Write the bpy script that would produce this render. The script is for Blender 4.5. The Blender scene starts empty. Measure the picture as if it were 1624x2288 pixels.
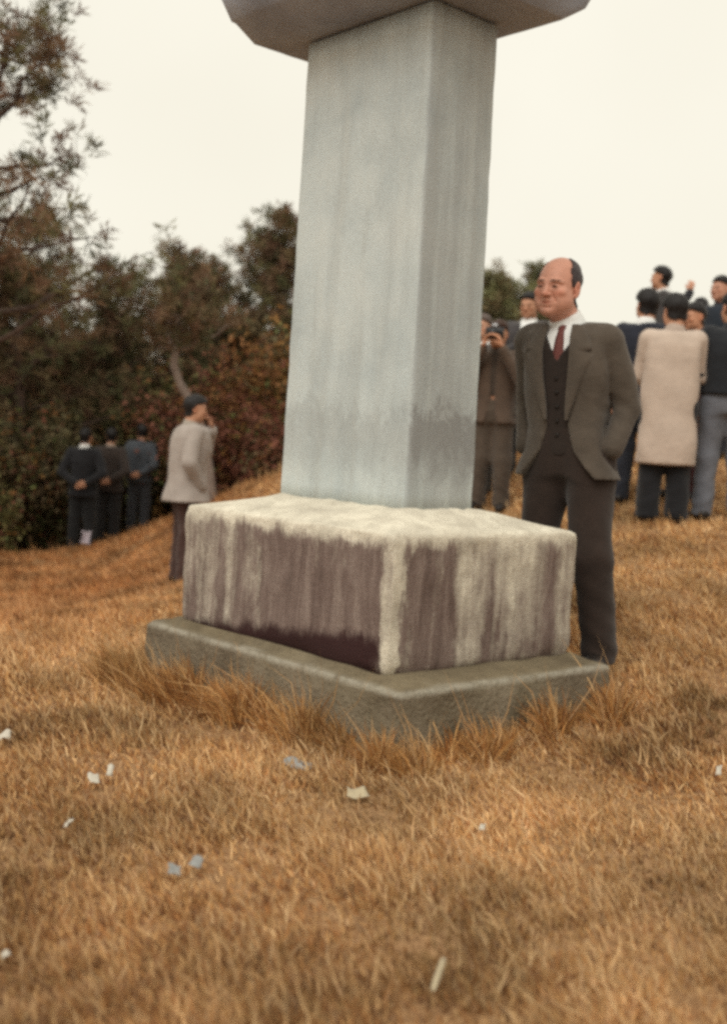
import bpy, math, random
import numpy as np
from mathutils import Vector, Matrix

random.seed(7); rng = np.random.default_rng(7)
scene = bpy.context.scene
C = scene.collection
R = math.radians

# ------------------------------------------------------------------ camera
cam_d = bpy.data.cameras.new('camera'); cam = bpy.data.objects.new('camera', cam_d); C.objects.link(cam)
PITCH, ROLL, F_PX = 0.0589, 0.0589, 2576.5
cam_d.sensor_fit = 'VERTICAL'; cam_d.sensor_height = 36.0
cam_d.lens = F_PX / 2288.0 * 36.0
cam_d.clip_start = 0.05; cam_d.clip_end = 3000
cam.matrix_world = (Matrix.Translation((0, 0, 1.0)) @ Matrix.Rotation(math.pi / 2 - PITCH, 4, 'X')
                    @ Matrix.Rotation(ROLL, 4, 'Z'))
cam_d.dof.use_dof = True; cam_d.dof.focus_distance = 4.1; cam_d.dof.aperture_fstop = 1.9
scene.camera = cam

# ------------------------------------------------------------------ sky and sun (overcast)
SUN_EL, SUN_AZ = R(52), R(205)          # azimuth clockwise from +Y: high, behind the camera and to its left
w = bpy.data.worlds.new('World'); scene.world = w; w.use_nodes = True
nt = w.node_tree; nt.nodes.clear()
n_out = nt.nodes.new('ShaderNodeOutputWorld'); n_bg = nt.nodes.new('ShaderNodeBackground')
n_sky = nt.nodes.new('ShaderNodeTexSky'); n_sky.sky_type = 'NISHITA'; n_sky.sun_disc = False
n_sky.sun_elevation = SUN_EL; n_sky.sun_rotation = SUN_AZ; n_sky.dust_density = 4.0; n_sky.air_density = 1.0
n_mix = nt.nodes.new('ShaderNodeMixRGB'); n_mix.inputs[0].default_value = 0.93
n_tc = nt.nodes.new('ShaderNodeTexCoord'); n_nz = nt.nodes.new('ShaderNodeTexNoise'); n_nz.inputs['Scale'].default_value = 1.6; n_nz.inputs['Detail'].default_value = 4
n_rp = nt.nodes.new('ShaderNodeValToRGB'); e_ = n_rp.color_ramp.elements
e_[0].position = .35; e_[0].color = (7.15, 6.75, 5.6, 1); e_[1].position = .65; e_[1].color = (7.8, 7.45, 6.35, 1)     # the cream-white cloud layer
nt.links.new(n_tc.outputs['Generated'], n_nz.inputs[0]); nt.links.new(n_nz.outputs['Fac'], n_rp.inputs[0]); nt.links.new(n_rp.outputs[0], n_mix.inputs[2])
nt.links.new(n_sky.outputs[0], n_mix.inputs[1]); nt.links.new(n_mix.outputs[0], n_bg.inputs[0])
n_bg.inputs[1].default_value = 0.10
nt.links.new(n_bg.outputs[0], n_out.inputs[0])
sun_d = bpy.data.lights.new('sun', 'SUN'); sun = bpy.data.objects.new('sun', sun_d); C.objects.link(sun)
sun_d.energy = 1.5; sun_d.angle = R(40); sun_d.color = (1.0, 0.965, 0.90)
sdir = Vector((math.sin(SUN_AZ) * math.cos(SUN_EL), math.cos(SUN_AZ) * math.cos(SUN_EL), math.sin(SUN_EL)))
sun.rotation_euler = sdir.to_track_quat('Z', 'Y').to_euler()
scene.view_settings.view_transform = 'Standard'; scene.view_settings.look = 'None'
scene.view_settings.exposure = 0.4; scene.view_settings.gamma = 1.0
scene.render.engine = 'CYCLES'
scene.cycles.filter_width = 3.3
scene.cycles.max_bounces = 6
scene.cycles.use_denoising = False

# ------------------------------------------------------------------ helpers
def tag(o, label=None, cat=None, group=None, kind=None):
    if label: o['label'] = label
    if cat: o['category'] = cat
    if group: o['group'] = group
    if kind: o['kind'] = kind
    return o

def mesh_np(name, verts, quads=None, tris=None, smooth=False):
    me = bpy.data.meshes.new(name)
    verts = np.asarray(verts, np.float32)
    nq = 0 if quads is None else len(quads); ntr = 0 if tris is None else len(tris)
    loops = []
    if nq: loops.append(np.asarray(quads, np.int32).ravel())
    if ntr: loops.append(np.asarray(tris, np.int32).ravel())
    loops = np.concatenate(loops)
    starts = np.concatenate([np.arange(nq) * 4, nq * 4 + np.arange(ntr) * 3]).astype(np.int32)
    tot = np.concatenate([np.full(nq, 4), np.full(ntr, 3)]).astype(np.int32)
    me.vertices.add(len(verts)); me.vertices.foreach_set('co', verts.ravel())
    me.loops.add(len(loops)); me.loops.foreach_set('vertex_index', loops)
    me.polygons.add(nq + ntr); me.polygons.foreach_set('loop_start', starts)
    me.polygons.foreach_set('loop_total', tot)
    if smooth: me.polygons.foreach_set('use_smooth', np.ones(nq + ntr, bool))
    me.update(calc_edges=True); me.validate()
    return me

def set_col(me, cols, name='col'):
    a = me.color_attributes.new(name, 'FLOAT_COLOR', 'POINT')
    c = np.ones((len(cols), 4), np.float32); c[:, :3] = cols
    a.data.foreach_set('color', c.ravel())

def obj(name, me, mat, parent=None):
    o = bpy.data.objects.new(name, me); C.objects.link(o)
    if mat is not None and me is not None and not me.materials: me.materials.append(mat)
    if parent is not None: o.parent = parent
    return o

def empty(name, loc, rz=0.0):
    o = bpy.data.objects.new(name, None); C.objects.link(o)
    o.location = loc; o.rotation_euler = (0, 0, rz); o.empty_display_size = .2
    return o

# ---- materials
class NT:
    def __init__(s, name):
        s.m = bpy.data.materials.new(name); s.m.use_nodes = True
        s.t = s.m.node_tree; s.t.nodes.clear()
        s.out = s.t.nodes.new('ShaderNodeOutputMaterial'); s.b = s.t.nodes.new('ShaderNodeBsdfPrincipled')
        s.t.links.new(s.b.outputs[0], s.out.inputs[0])
        s.b.inputs['Specular IOR Level'].default_value = 0.25
        s.b.inputs['Roughness'].default_value = 0.9
    def n(s, typ, **kw):
        nd = s.t.nodes.new(typ)
        for k, v in kw.items(): setattr(nd, k, v)
        return nd
    def l(s, a, b): s.t.links.new(a, b)
    def coord(s, scale=(1, 1, 1), kind='Object', rot=(0, 0, 0)):
        tc = s.n('ShaderNodeTexCoord'); mp = s.n('ShaderNodeMapping')
        mp.inputs['Scale'].default_value = scale; mp.inputs['Rotation'].default_value = rot
        s.l(tc.outputs[kind], mp.inputs[0]); return mp.outputs[0]
    def noise(s, vec, scale=5, detail=4, rough=.55, dist=0):
        nd = s.n('ShaderNodeTexNoise'); nd.inputs['Scale'].default_value = scale
        nd.inputs['Detail'].default_value = detail; nd.inputs['Roughness'].default_value = rough
        nd.inputs['Distortion'].default_value = dist
        s.l(vec, nd.inputs['Vector']); return nd.outputs['Fac']
    def ramp(s, fac, stops):
        nd = s.n('ShaderNodeValToRGB'); e = nd.color_ramp.elements
        while len(e) < len(stops): e.new(.5)
        for el, (p, c) in zip(e, stops):
            el.position = p; el.color = (c, c, c, 1) if not hasattr(c, '__len__') else (*c, 1)
        s.l(fac, nd.inputs[0]); return nd.outputs[0]
    def mix(s, fac, a, b, typ='MIX'):
        nd = s.n('ShaderNodeMixRGB'); nd.blend_type = typ
        for i, v in zip((0, 1, 2), (fac, a, b)):
            if hasattr(v, 'is_linked') or hasattr(v, 'links'): s.l(v, nd.inputs[i])
            elif i == 0: nd.inputs[0].default_value = v
            else: nd.inputs[i].default_value = (*v, 1)
        return nd.outputs[0]
    def math(s, op, a, b=None, c=None, clamp=False):
        nd = s.n('ShaderNodeMath'); nd.operation = op; nd.use_clamp = clamp
        for i, v in enumerate((a, b, c)):
            if v is None: continue
            if hasattr(v, 'links'): s.l(v, nd.inputs[i])
            else: nd.inputs[i].default_value = v
        return nd.outputs[0]
    def maprange(s, v, a, b, c=0., d=1.):
        nd = s.n('ShaderNodeMapRange'); nd.interpolation_type = 'SMOOTHSTEP'
        nd.inputs[1].default_value = a; nd.inputs[2].default_value = b
        nd.inputs[3].default_value = c; nd.inputs[4].default_value = d
        s.l(v, nd.inputs[0]); return nd.outputs[0]
    def sep(s, vec):
        nd = s.n('ShaderNodeSeparateXYZ'); s.l(vec, nd.inputs[0]); return nd.outputs
    def bump(s, h, strength=.4, dist=.01):
        nd = s.n('ShaderNodeBump'); nd.inputs['Strength'].default_value = strength
        nd.inputs['Distance'].default_value = dist; s.l(h, nd.inputs['Height'])
        s.l(nd.outputs[0], s.b.inputs['Normal'])
    def base(s, c):
        if hasattr(c, 'links'): s.l(c, s.b.inputs['Base Color'])
        else: s.b.inputs['Base Color'].default_value = (*c, 1)

def mat_fabric(name, c, var=.25, scale=60, rough=.95):
    m = NT(name); v = m.coord()
    f1 = m.noise(v, 9, 4, .6); f2 = m.noise(v, scale * 3, 2, .7)
    f = m.math('ADD', m.math('MULTIPLY', f1, .6), m.math('MULTIPLY', f2, .4))
    var = var * (.45 if max(c) > .3 else 1); a = tuple(x * (1 - var) for x in c); b = tuple(min(1, x * (1 + var)) for x in c)
    m.base(m.ramp(f, [(.35, a), (.65, b)]))
    m.bump(m.noise(v, 26, 3, .6), .35, .012)
    m.b.inputs['Roughness'].default_value = rough; m.b.inputs['Sheen Weight'].default_value = .15
    return m.m

def mat_attr(name, rough=.6, spec=.25, var=.2, vscale=40, trans=0.):
    m = NT(name); at = m.n('ShaderNodeAttribute'); at.attribute_name = 'col'
    f = m.noise(m.coord(), vscale, 3, .6)
    m.base(m.mix(1., at.outputs['Color'], m.ramp(f, [(.3, 1 - var), (.7, 1 + var)]), 'MULTIPLY'))
    m.b.inputs['Roughness'].default_value = rough; m.b.inputs['Specular IOR Level'].default_value = spec
    if trans:
        tr = m.n('ShaderNodeBsdfTranslucent'); ms = m.n('ShaderNodeMixShader'); ms.inputs[0].default_value = trans
        m.l(at.outputs['Color'], tr.inputs[0]); m.l(m.b.outputs[0], ms.inputs[1]); m.l(tr.outputs[0], ms.inputs[2])
        m.l(ms.outputs[0], m.out.inputs[0])
    return m.m

# ------------------------------------------------------------------ terrain
CTRL = np.array([
    (0, 0, -.12), (-1.2, 1.8, -.03), (1.2, 1.9, .0), (0, 2.6, 0), (-.5, 3.5, -.02), (-.95, 4.9, -.07), (-.4, 4.2, -.05), (.13, 3.65, -.035), (1.0, 4.4, .0), (.9, 4.95, .12), (.05, 4.7, .0),
    (-1.8, 3.6, -.03), (2.0, 3.6, .05), (2.4, 5.6, .20), (-2.2, 6.5, -.16), (-1.59, 10.26, -.34), (-3.9, 16.2, -.72), (-3.7, 17.6, -.70),
    (-3.6, 18.6, -.70), (1.03, 9.76, .48), (2.18, 8.54, .56), (2.62, 8.6, .56), (2.97, 12.15, 1.34), (3.2, 10.96, 1.06),
    (1.4, 10.74, .78), (-4.6, 15, -.74), (-3.4, 14, -.74), (-2.8, 12.2, -.58), (-4.2, 12.5, -.68), (-1.1, 14.6, .52), (-2.0, 16.6, .12), (-2.75, 16.8, -.22), (0.2, 12, .66),
    (-6, 10, -.5), (5, 9, .75), (5, 13, 1.3), (-8, 15, -.7), (-2.0, 22, -1.2), (-6, 22, -1.6), (0.4, 21, -.3), (3.2, 14.5, 1.30),
    (3.2, 20, .0), (6, 20, .0), (-6, 4, -.1), (6, 4, .2), (-6, -3, -.2), (6, -3, -.1), (10, 12, .9), (-10, 8, -.5)], float)
def _phi(r): return r * r * r
_A = CTRL[:, :2]
_K = _phi(np.linalg.norm(_A[:, None] - _A[None], axis=2)) + np.eye(len(_A)) * .25
_P = np.c_[np.ones(len(_A)), _A]
_M = np.block([[_K, _P], [_P.T, np.zeros((3, 3))]])
_W = np.linalg.solve(_M, np.r_[CTRL[:, 2], 0, 0, 0])
def ground_z(x, y):
    x = np.asarray(x, float); y = np.asarray(y, float); shp = x.shape
    q = np.c_[x.ravel(), y.ravel()]; out = np.empty(len(q))
    for i in range(0, len(q), 40000):
        b = q[i:i + 40000]
        d = np.linalg.norm(b[:, None] - _A[None], axis=2)
        out[i:i + 40000] = _phi(d) @ _W[:-3] + _W[-3] + b @ _W[-2:]
    r = np.hypot(q[:, 0] / 9.5, (q[:, 1] - 9.5) / 12.5)
    t = np.clip((r - .9) / .75, 0, 1); t = t * t * (3 - 2 * t)
    out = np.clip(out, -2, 2) * (1 - t) - 1.0 * t
    out += .012 * np.sin(q[:, 0] * 3.1 + 1) * np.cos(q[:, 1] * 2.7) + .008 * np.sin(q[:, 0] * 7.3 + q[:, 1] * 5.1)
    return out.reshape(shp)

def grade(lo, hi, n0, far, nfar):
    core = np.linspace(lo, hi, n0); k = (np.linspace(0, 1, nfar + 1)[1:]) ** 3
    return np.concatenate([(lo - k * far)[::-1], core, hi + k * far])
gx = grade(-12, 12, 121, 700, 14); gy = grade(-5, 28, 161, 1000, 14)
GX, GY = np.meshgrid(gx, gy); GZ = ground_z(GX, GY)
nx, ny = len(gx), len(gy)
idx = np.arange(nx * ny).reshape(ny, nx)
quads = np.stack([idx[:-1, :-1], idx[:-1, 1:], idx[1:, 1:], idx[1:, :-1]], -1).reshape(-1, 4)
g = NT('ground_thatch'); v = g.coord()
n1 = g.noise(v, 1.7, 6, .6); n2 = g.noise(v, 30, 4, .7); n3 = g.noise(v, .6, 3, .5)
c1 = g.ramp(n2, [(.25, (.10, .056, .032)), (.5, (.30, .172, .085)), (.75, (.50, .315, .165))])
c2 = g.mix(g.ramp(n1, [(.4, 0.), (.65, .5)]), c1, (.30, .155, .075))
g.base(g.mix(g.ramp(n3, [(.45, 0.), (.7, .45)]), c2, (.44, .28, .15)))
g.bump(n2, .9, .03); g.b.inputs['Specular IOR Level'].default_value = .05
ground = obj('ground', mesh_np('ground', np.stack([GX, GY, GZ], -1).reshape(-1, 3), quads, smooth=True), g.m)
tag(ground, 'dry brown grassy ground falling away to the left', kind='structure')

# ------------------------------------------------------------------ stele (base slab, plinth, shaft, roof stone)
X0, Y0 = 0.0529, 4.6826
YAW, YAW2 = -0.8371, -0.8464
HS, HP, RISE, HT = 0.2139, 0.4919, 0.0642, 1.8013
stele = empty('stone_stele', (X0, Y0, 0), YAW)
tag(stele, 'tall grey stone stele with roof stone on stained block plinth', 'stele')

def ring_stack(rings, nseg=10, corner=.02, jitter=0., seed=0, capb=True, capt=True):
    """loft of rounded rectangles: rings = (W, D, z, corner radius, (cx, cy), per-corner dz)"""
    rg = np.random.default_rng(seed); V = []; nper = None
    for ring in rings:
        W, D, z, cr = ring[:4]; off = ring[4] if len(ring) > 4 else (0, 0); dz = ring[5] if len(ring) > 5 else (0, 0, 0, 0)
        pts = []
        cs = [(-1, -1, math.pi), (1, -1, 1.5 * math.pi), (1, 1, 0), (-1, 1, .5 * math.pi)]
        for ci, (sx, sy, a0) in enumerate(cs):
            for k in range(5):
                a = a0 + k / 4 * math.pi / 2
                pts.append((sx * (W / 2 - cr) + cr * math.cos(a) + off[0], sy * (D / 2 - cr) + cr * math.sin(a) + off[1], z + dz[ci]))
            nsx, nsy, na = cs[(ci + 1) % 4]
            p = np.array(pts[-1]); q = np.array((nsx * (W / 2 - cr) + cr * math.cos(na) + off[0], nsy * (D / 2 - cr) + cr * math.sin(na) + off[1], z + dz[(ci + 1) % 4]))
            for k in range(1, nseg): pts.append(tuple(p + (q - p) * k / nseg))
        pts = np.array(pts); nper = len(pts); V.append(pts)
    V = np.array(V)
    if jitter:
        s = rg.normal(0, 1, V.shape)
        for _ in range(2): s = (s + np.roll(s, 1, 1) + np.roll(s, -1, 1)) / 3
        V = V + s * jitter * 1.7
    n = len(V); Q = []
    i0 = np.arange(nper); i1 = (i0 + 1) % nper
    for k in range(n - 1):
        Q.append(np.stack([k * nper + i0, k * nper + i1, (k + 1) * nper + i1, (k + 1) * nper + i0], -1))
    Q = np.concatenate(Q); V = V.reshape(-1, 3); T = []
    if capb:
        V = np.vstack([V, V[:nper].mean(0)]); T.append(np.stack([i1, i0, np.full(nper, len(V) - 1)], -1))
    if capt:
        V = np.vstack([V, V[(n - 1) * nper:n * nper].mean(0)]); T.append(np.stack([(n - 1) * nper + i0, (n - 1) * nper + i1, np.full(nper, len(V) - 1)], -1))
    return V, Q, (np.concatenate(T) if T else None)

def zr(a, b, n): return [a + (b - a) * i / (n - 1) for i in range(n)]

# base slab: weathered concrete step, top sloping a little away from the plinth
sl = NT('slab_concrete'); v = sl.coord()
zs = sl.sep(v)[2]
f1 = sl.noise(v, 4, 6, .65); f2 = sl.noise(v, 55, 3, .7); f3 = sl.noise(v, 2.2, 3, .6, .5)
cc = sl.ramp(f1, [(.3, (.115, .088, .058)), (.55, (.215, .175, .122)), (.8, (.34, .285, .21))])
cc = sl.mix(sl.ramp(f3, [(.5, 0.), (.72, .7)]), cc, (.15, .122, .075))
edge = sl.math('MULTIPLY', sl.maprange(zs, .166, .19), sl.ramp(sl.noise(sl.coord((1, 1, .3)), 14, 4, .7), [(.34, .2), (.55, 1.)]))
cc = sl.mix(sl.math('MULTIPLY', edge, .75), cc, (.40, .37, .30))
geo = sl.n('ShaderNodeNewGeometry'); up = sl.maprange(sl.sep(geo.outputs['Normal'])[2], .55, .95)
topc = sl.ramp(f1, [(.3, (.12, .092, .056)), (.6, (.21, .168, .105)), (.8, (.30, .25, .175))])
moss = sl.maprange(zs, .190, .200)
cc = sl.mix(sl.math('MULTIPLY', up, moss), cc, topc)
sl.base(sl.mix(.35, cc, sl.ramp(f2, [(.3, .5), (.7, 1.)]), 'MULTIPLY')); sl.bump(sl.math('ADD', f2, sl.math('MULTIPLY', f1, 2.)), .9, .016)
W3, D3 = 1.574, 1.155
V, Q, T = ring_stack([(W3 + .02, D3 + .02, -.30, .03), (W3 + .012, D3 + .012, 0, .03), (W3 + .006, D3 + .006, .09, .025), (W3, D3, .165, .022), (W3 - .006, D3 - .006, .182, .022),
                      (W3 - .030, D3 - .030, .194, .03), (W3 - .10, D3 - .10, .201, .03), (W3 - .24, D3 - .14, .219, .03), (W3 - .6, D3 - .5, .222, .03)], 26, jitter=.0035, seed=1)
obj('base_slab', mesh_np('base_slab', V, Q, T, smooth=True), sl.m, stele)

# plinth: pale granite with dark runs of stain
W2, D2 = 1.2793, 0.996
pm = NT('plinth_granite'); v = pm.coord(); xyz = pm.sep(v)
grain = pm.noise(v, 120, 3, .75); lum = pm.noise(v, 7, 5, .6)
streak = pm.noise(pm.coord((1, 1, .10)), 7.5, 5, .62, .25)
streak2 = pm.noise(pm.coord((1, 1, .05)), 19, 4, .6, .2)
patch = pm.noise(v, 2.6, 4, .55, .3)
warp = pm.math('MULTIPLY', pm.math('SUBTRACT', pm.noise(pm.coord((1, 1, .35)), 13, 7, .75), .5), .20)
zt = pm.math('ADD', xyz[2], warp)
belowrim = pm.maprange(zt, .685, .635)                       # where the runs start below the lichen rim
geo = pm.n('ShaderNodeNewGeometry')
tr = pm.n('ShaderNodeVectorTransform'); tr.vector_type = 'NORMAL'; tr.convert_from = 'WORLD'; tr.convert_to = 'OBJECT'
pm.l(geo.outputs['True Normal'], tr.inputs[0]); nn = pm.sep(tr.outputs[0])
left_face = pm.maprange(pm.math('MULTIPLY', nn[1], -1), .3, .8)
right_face = pm.maprange(nn[0], .3, .8)
corner = pm.maprange(pm.math('ADD', pm.math('ADD', xyz[0], pm.math('MULTIPLY', xyz[1], -1)), warp), 1.055, 1.115)   # the worn near arris stays pale
runs = pm.math('ADD', pm.math('MULTIPLY', streak, .55), pm.math('MULTIPLY', streak2, .33))
runs = pm.math('ADD', runs, pm.math('MULTIPLY', pm.noise(pm.coord((1, 1, .5)), 30, 6, .75), .30))
runs = pm.math('ADD', runs, pm.math('MULTIPLY', pm.math('SUBTRACT', patch, .5), .55))
def hump(src, c, w_, amp):
    return pm.math('MULTIPLY', pm.maprange(pm.math('ABSOLUTE', pm.math('SUBTRACT', src, c)), w_, w_ * .35), amp)
for c_, w_, a_ in ((-.31, .17, .15), (-.02, .06, .10), (.32, .10, .12)):       # three broad dark runs on the right face
    runs = pm.math('ADD', runs, pm.math('MULTIPLY', right_face, hump(xyz[1], c_, w_, a_)))
for c_, w_, a_ in ((-.52, .20, -.07), (-.30, .03, -.045), (-.12, .06, -.05), (.10, .03, -.05), (.42, .28, .10), (-.05, .25, .06)):
    runs = pm.math('ADD', runs, pm.math('MULTIPLY', left_face, hump(xyz[0], c_, w_, a_)))
runs = pm.math('ADD', runs, pm.math('MULTIPLY', left_face, .10))
runs = pm.math('SUBTRACT', runs, pm.math('MULTIPLY', corner, .30))
stain = pm.math('MULTIPLY', pm.ramp(runs, [(.44, 0.), (.56, .5), (.70, 1.)]), belowrim)
pale = pm.ramp(lum, [(.3, (.50, .455, .37)), (.55, (.72, .665, .545)), (.75, (.84, .785, .65))])
dark = pm.ramp(pm.noise(pm.coord((1, 1, .16)), 20, 6, .75, .4), [(.3, (.085, .052, .045)), (.5, (.165, .113, .100)), (.75, (.30, .235, .205))])
pale = pm.mix(pm.math('MULTIPLY', pm.ramp(pm.noise(v, 40, 6, .75), [(.50, 0.), (.66, 1.)]), .45), pale, (.36, .31, .24))
pale = pm.mix(pm.math('MULTIPLY', pm.ramp(pm.noise(v, 5, 5, .7), [(.5, 0.), (.7, 1.)]), .35), pale, (.42, .37, .29))
cc = pm.mix(pm.math('MULTIPLY', stain, .95), pale, dark)
# damp maroon stain at the foot of the left face, deepest by the near corner
foot_n = pm.noise(pm.coord((1, 1, .5)), 13, 8, .8)
foot_h = pm.math('ADD', pm.math('MULTIPLY', pm.maprange(xyz[0], -.62, .60), .10), pm.math('MULTIPLY', pm.math('SUBTRACT', foot_n, .5), .16))
damp = pm.math('MULTIPLY', pm.math('MULTIPLY', pm.maprange(pm.math('SUBTRACT', pm.math('SUBTRACT', xyz[2], .232), foot_h), .030, -.022), left_face), pm.math('SUBTRACT', 1., corner))
cc = pm.mix(damp, cc, (.040, .016, .016))
pm.base(pm.mix(.16, cc, pm.ramp(grain, [(.3, .55), (.65, 1.1)]), 'MULTIPLY')); pm.bump(pm.math('ADD', grain, pm.math('ADD', pm.math('MULTIPLY', lum, .8), pm.noise(v, 32, 5, .7))), .75, .007)
zb, ztp = HS + .012, HS + HP
rings = [(W2 - .02, D2 - .02, zb - .02, .02), (W2 - .006, D2 - .006, zb + .012, .02)] + [(W2 + .004 * math.sin(9 * z), D2 + .004 * math.cos(8 * z), z, .013) for z in zr(zb + .03, ztp - .040, 9)]
rings += [(W2 - .002, D2 - .002, ztp - .022, .015), (W2 - .008, D2 - .008, ztp - .010, .018), (W2 - .024, D2 - .024, ztp - .002, .022), (W2 - .060, D2 - .060, ztp + .003, .03),
          (W2 - .22, D2 - .24, ztp + .026, .05), (W2 - .40, D2 - .48, ztp + .052, .05), (W2 - .47, D2 - .60, ztp + .064, .05), (W2 - .7, D2 - .75, ztp + .066, .03)]
V, Q, T = ring_stack(rings, 30, jitter=.0032, seed=4)
obj('plinth', mesh_np('plinth', V, Q, T, smooth=True), pm.m, stele)

# shaft
W1, D1, TAP = .7752, .3641, .9568
sm = NT('shaft_stone'); v = sm.coord(); xyz = sm.sep(v)
grain = sm.noise(v, 150, 3, .75); lum = sm.noise(v, 3.2, 5, .6)
st = sm.noise(sm.coord((1, 1, .14)), 9, 6, .68, .5); st2 = sm.noise(sm.coord((1, 1, .04)), 30, 3, .6)
cc = sm.ramp(lum, [(.3, (.425, .480, .490)), (.55, (.535, .590, .590)), (.8, (.62, .66, .645))])
cc = sm.mix(sm.math('MULTIPLY', sm.ramp(sm.noise(v, 11, 5, .65, .6), [(.45, 0.), (.7, 1.)]), .22), cc, (.60, .63, .60))
cc = sm.mix(sm.math('MULTIPLY', sm.ramp(st, [(.46, 0.), (.70, 1.)]), .34), cc, (.27, .285, .28))
cc = sm.mix(sm.math('MULTIPLY', sm.ramp(st2, [(.5, 0.), (.75, 1.)]), .22), cc, (.52, .52, .47))
geo = sm.n('ShaderNodeNewGeometry')
tr = sm.n('ShaderNodeVectorTransform'); tr.vector_type = 'NORMAL'; tr.convert_from = 'WORLD'; tr.convert_to = 'OBJECT'
sm.l(geo.outputs['True Normal'], tr.inputs[0]); nn = sm.sep(tr.outputs[0])
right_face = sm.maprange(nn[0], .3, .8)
tide_n = sm.math('MULTIPLY', sm.math('SUBTRACT', sm.noise(sm.coord((1, 1, .5)), 8, 8, .8, 1.2), .5), .62)
zz = sm.math('ADD', xyz[2], tide_n)
tide = sm.math('MULTIPLY', sm.maprange(zz, 1.16, 1.09), sm.maprange(zz, .84, 1.02))
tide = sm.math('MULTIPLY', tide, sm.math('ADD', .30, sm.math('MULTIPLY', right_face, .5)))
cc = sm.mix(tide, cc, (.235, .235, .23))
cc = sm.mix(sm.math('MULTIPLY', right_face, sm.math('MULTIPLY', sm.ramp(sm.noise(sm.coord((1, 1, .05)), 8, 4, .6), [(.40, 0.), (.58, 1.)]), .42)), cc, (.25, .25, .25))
sm.base(sm.mix(.35, cc, sm.ramp(grain, [(.3, .62), (.65, 1.08)]), 'MULTIPLY')); sm.bump(sm.math('ADD', grain, lum), .45, .008)
ZP = HS + HP + RISE
rings = []
for i, z in enumerate(zr(ZP - .03, ZP + HT + .05, 24)):
    t = (z - ZP) / HT; k = 1 + (TAP - 1) * t
    rings.append((W1 * k, D1 * k, z, .017))
V, Q, T = ring_stack(rings, 14, jitter=.0012, seed=8)
cs, sn = math.cos(YAW2 - YAW), math.sin(YAW2 - YAW)
def yaw2(V):
    V = V.copy(); x = V[:, 0] * cs - V[:, 1] * sn; y = V[:, 0] * sn + V[:, 1] * cs
    c, s = math.cos(-YAW), math.sin(-YAW); ox, oy = -.0189, .0018
    V[:, 0] = x + ox * c - oy * s; V[:, 1] = y + ox * s + oy * c; return V
obj('shaft', mesh_np('shaft', yaw2(V), Q, T, smooth=True), sm.m, stele)

# roof stone: flat bed round the shaft, flaring soffit, upturned eaves, hipped top with ridge
rm = NT('roof_stone'); v = rm.coord()
f1 = rm.noise(v, 5, 6, .65); f2 = rm.noise(v, 110, 3, .7); f3 = rm.noise(v, 2, 3, .5)
cc = rm.ramp(f1, [(.3, (.28, .31, .37)), (.55, (.38, .415, .485)), (.8, (.45, .485, .545))])
cc = rm.mix(rm.ramp(f3, [(.45, 0.), (.7, .4)]), cc, (.22, .22, .265))
rm.base(rm.mix(.35, cc, rm.ramp(f2, [(.3, .6), (.65, 1.08)]), 'MULTIPLY')); rm.bump(rm.math('ADD', f2, f1), .5, .01)
up = lambda s: (s, s, s, s)
rings = [(1.05, .50, 2.634, .02), (1.165, .60, 2.639, .015), (1.185, .79, 2.698, .012), (1.20, .812, 2.704, .012), (1.235, .93, 2.80, .012, (0, 0), up(.01)), (1.24, .94, 2.885, .02, (0, 0), up(.03)), (1.22, .92, 2.905, .03, (0, 0), up(.03)),
         (1.12, .72, 2.99, .05, (0, 0), up(.03)), (.92, .50, 3.10, .06, (0, 0), up(.02)), (.74, .28, 3.26, .06), (.66, .16, 3.36, .05), (.64, .14, 3.44, .05), (.60, .10, 3.47, .04)]
V, Q, T = ring_stack(rings, 24, jitter=.0012, seed=3)
obj('roof_stone', mesh_np('roof_stone', yaw2(V), Q, T), rm.m, stele)
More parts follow.
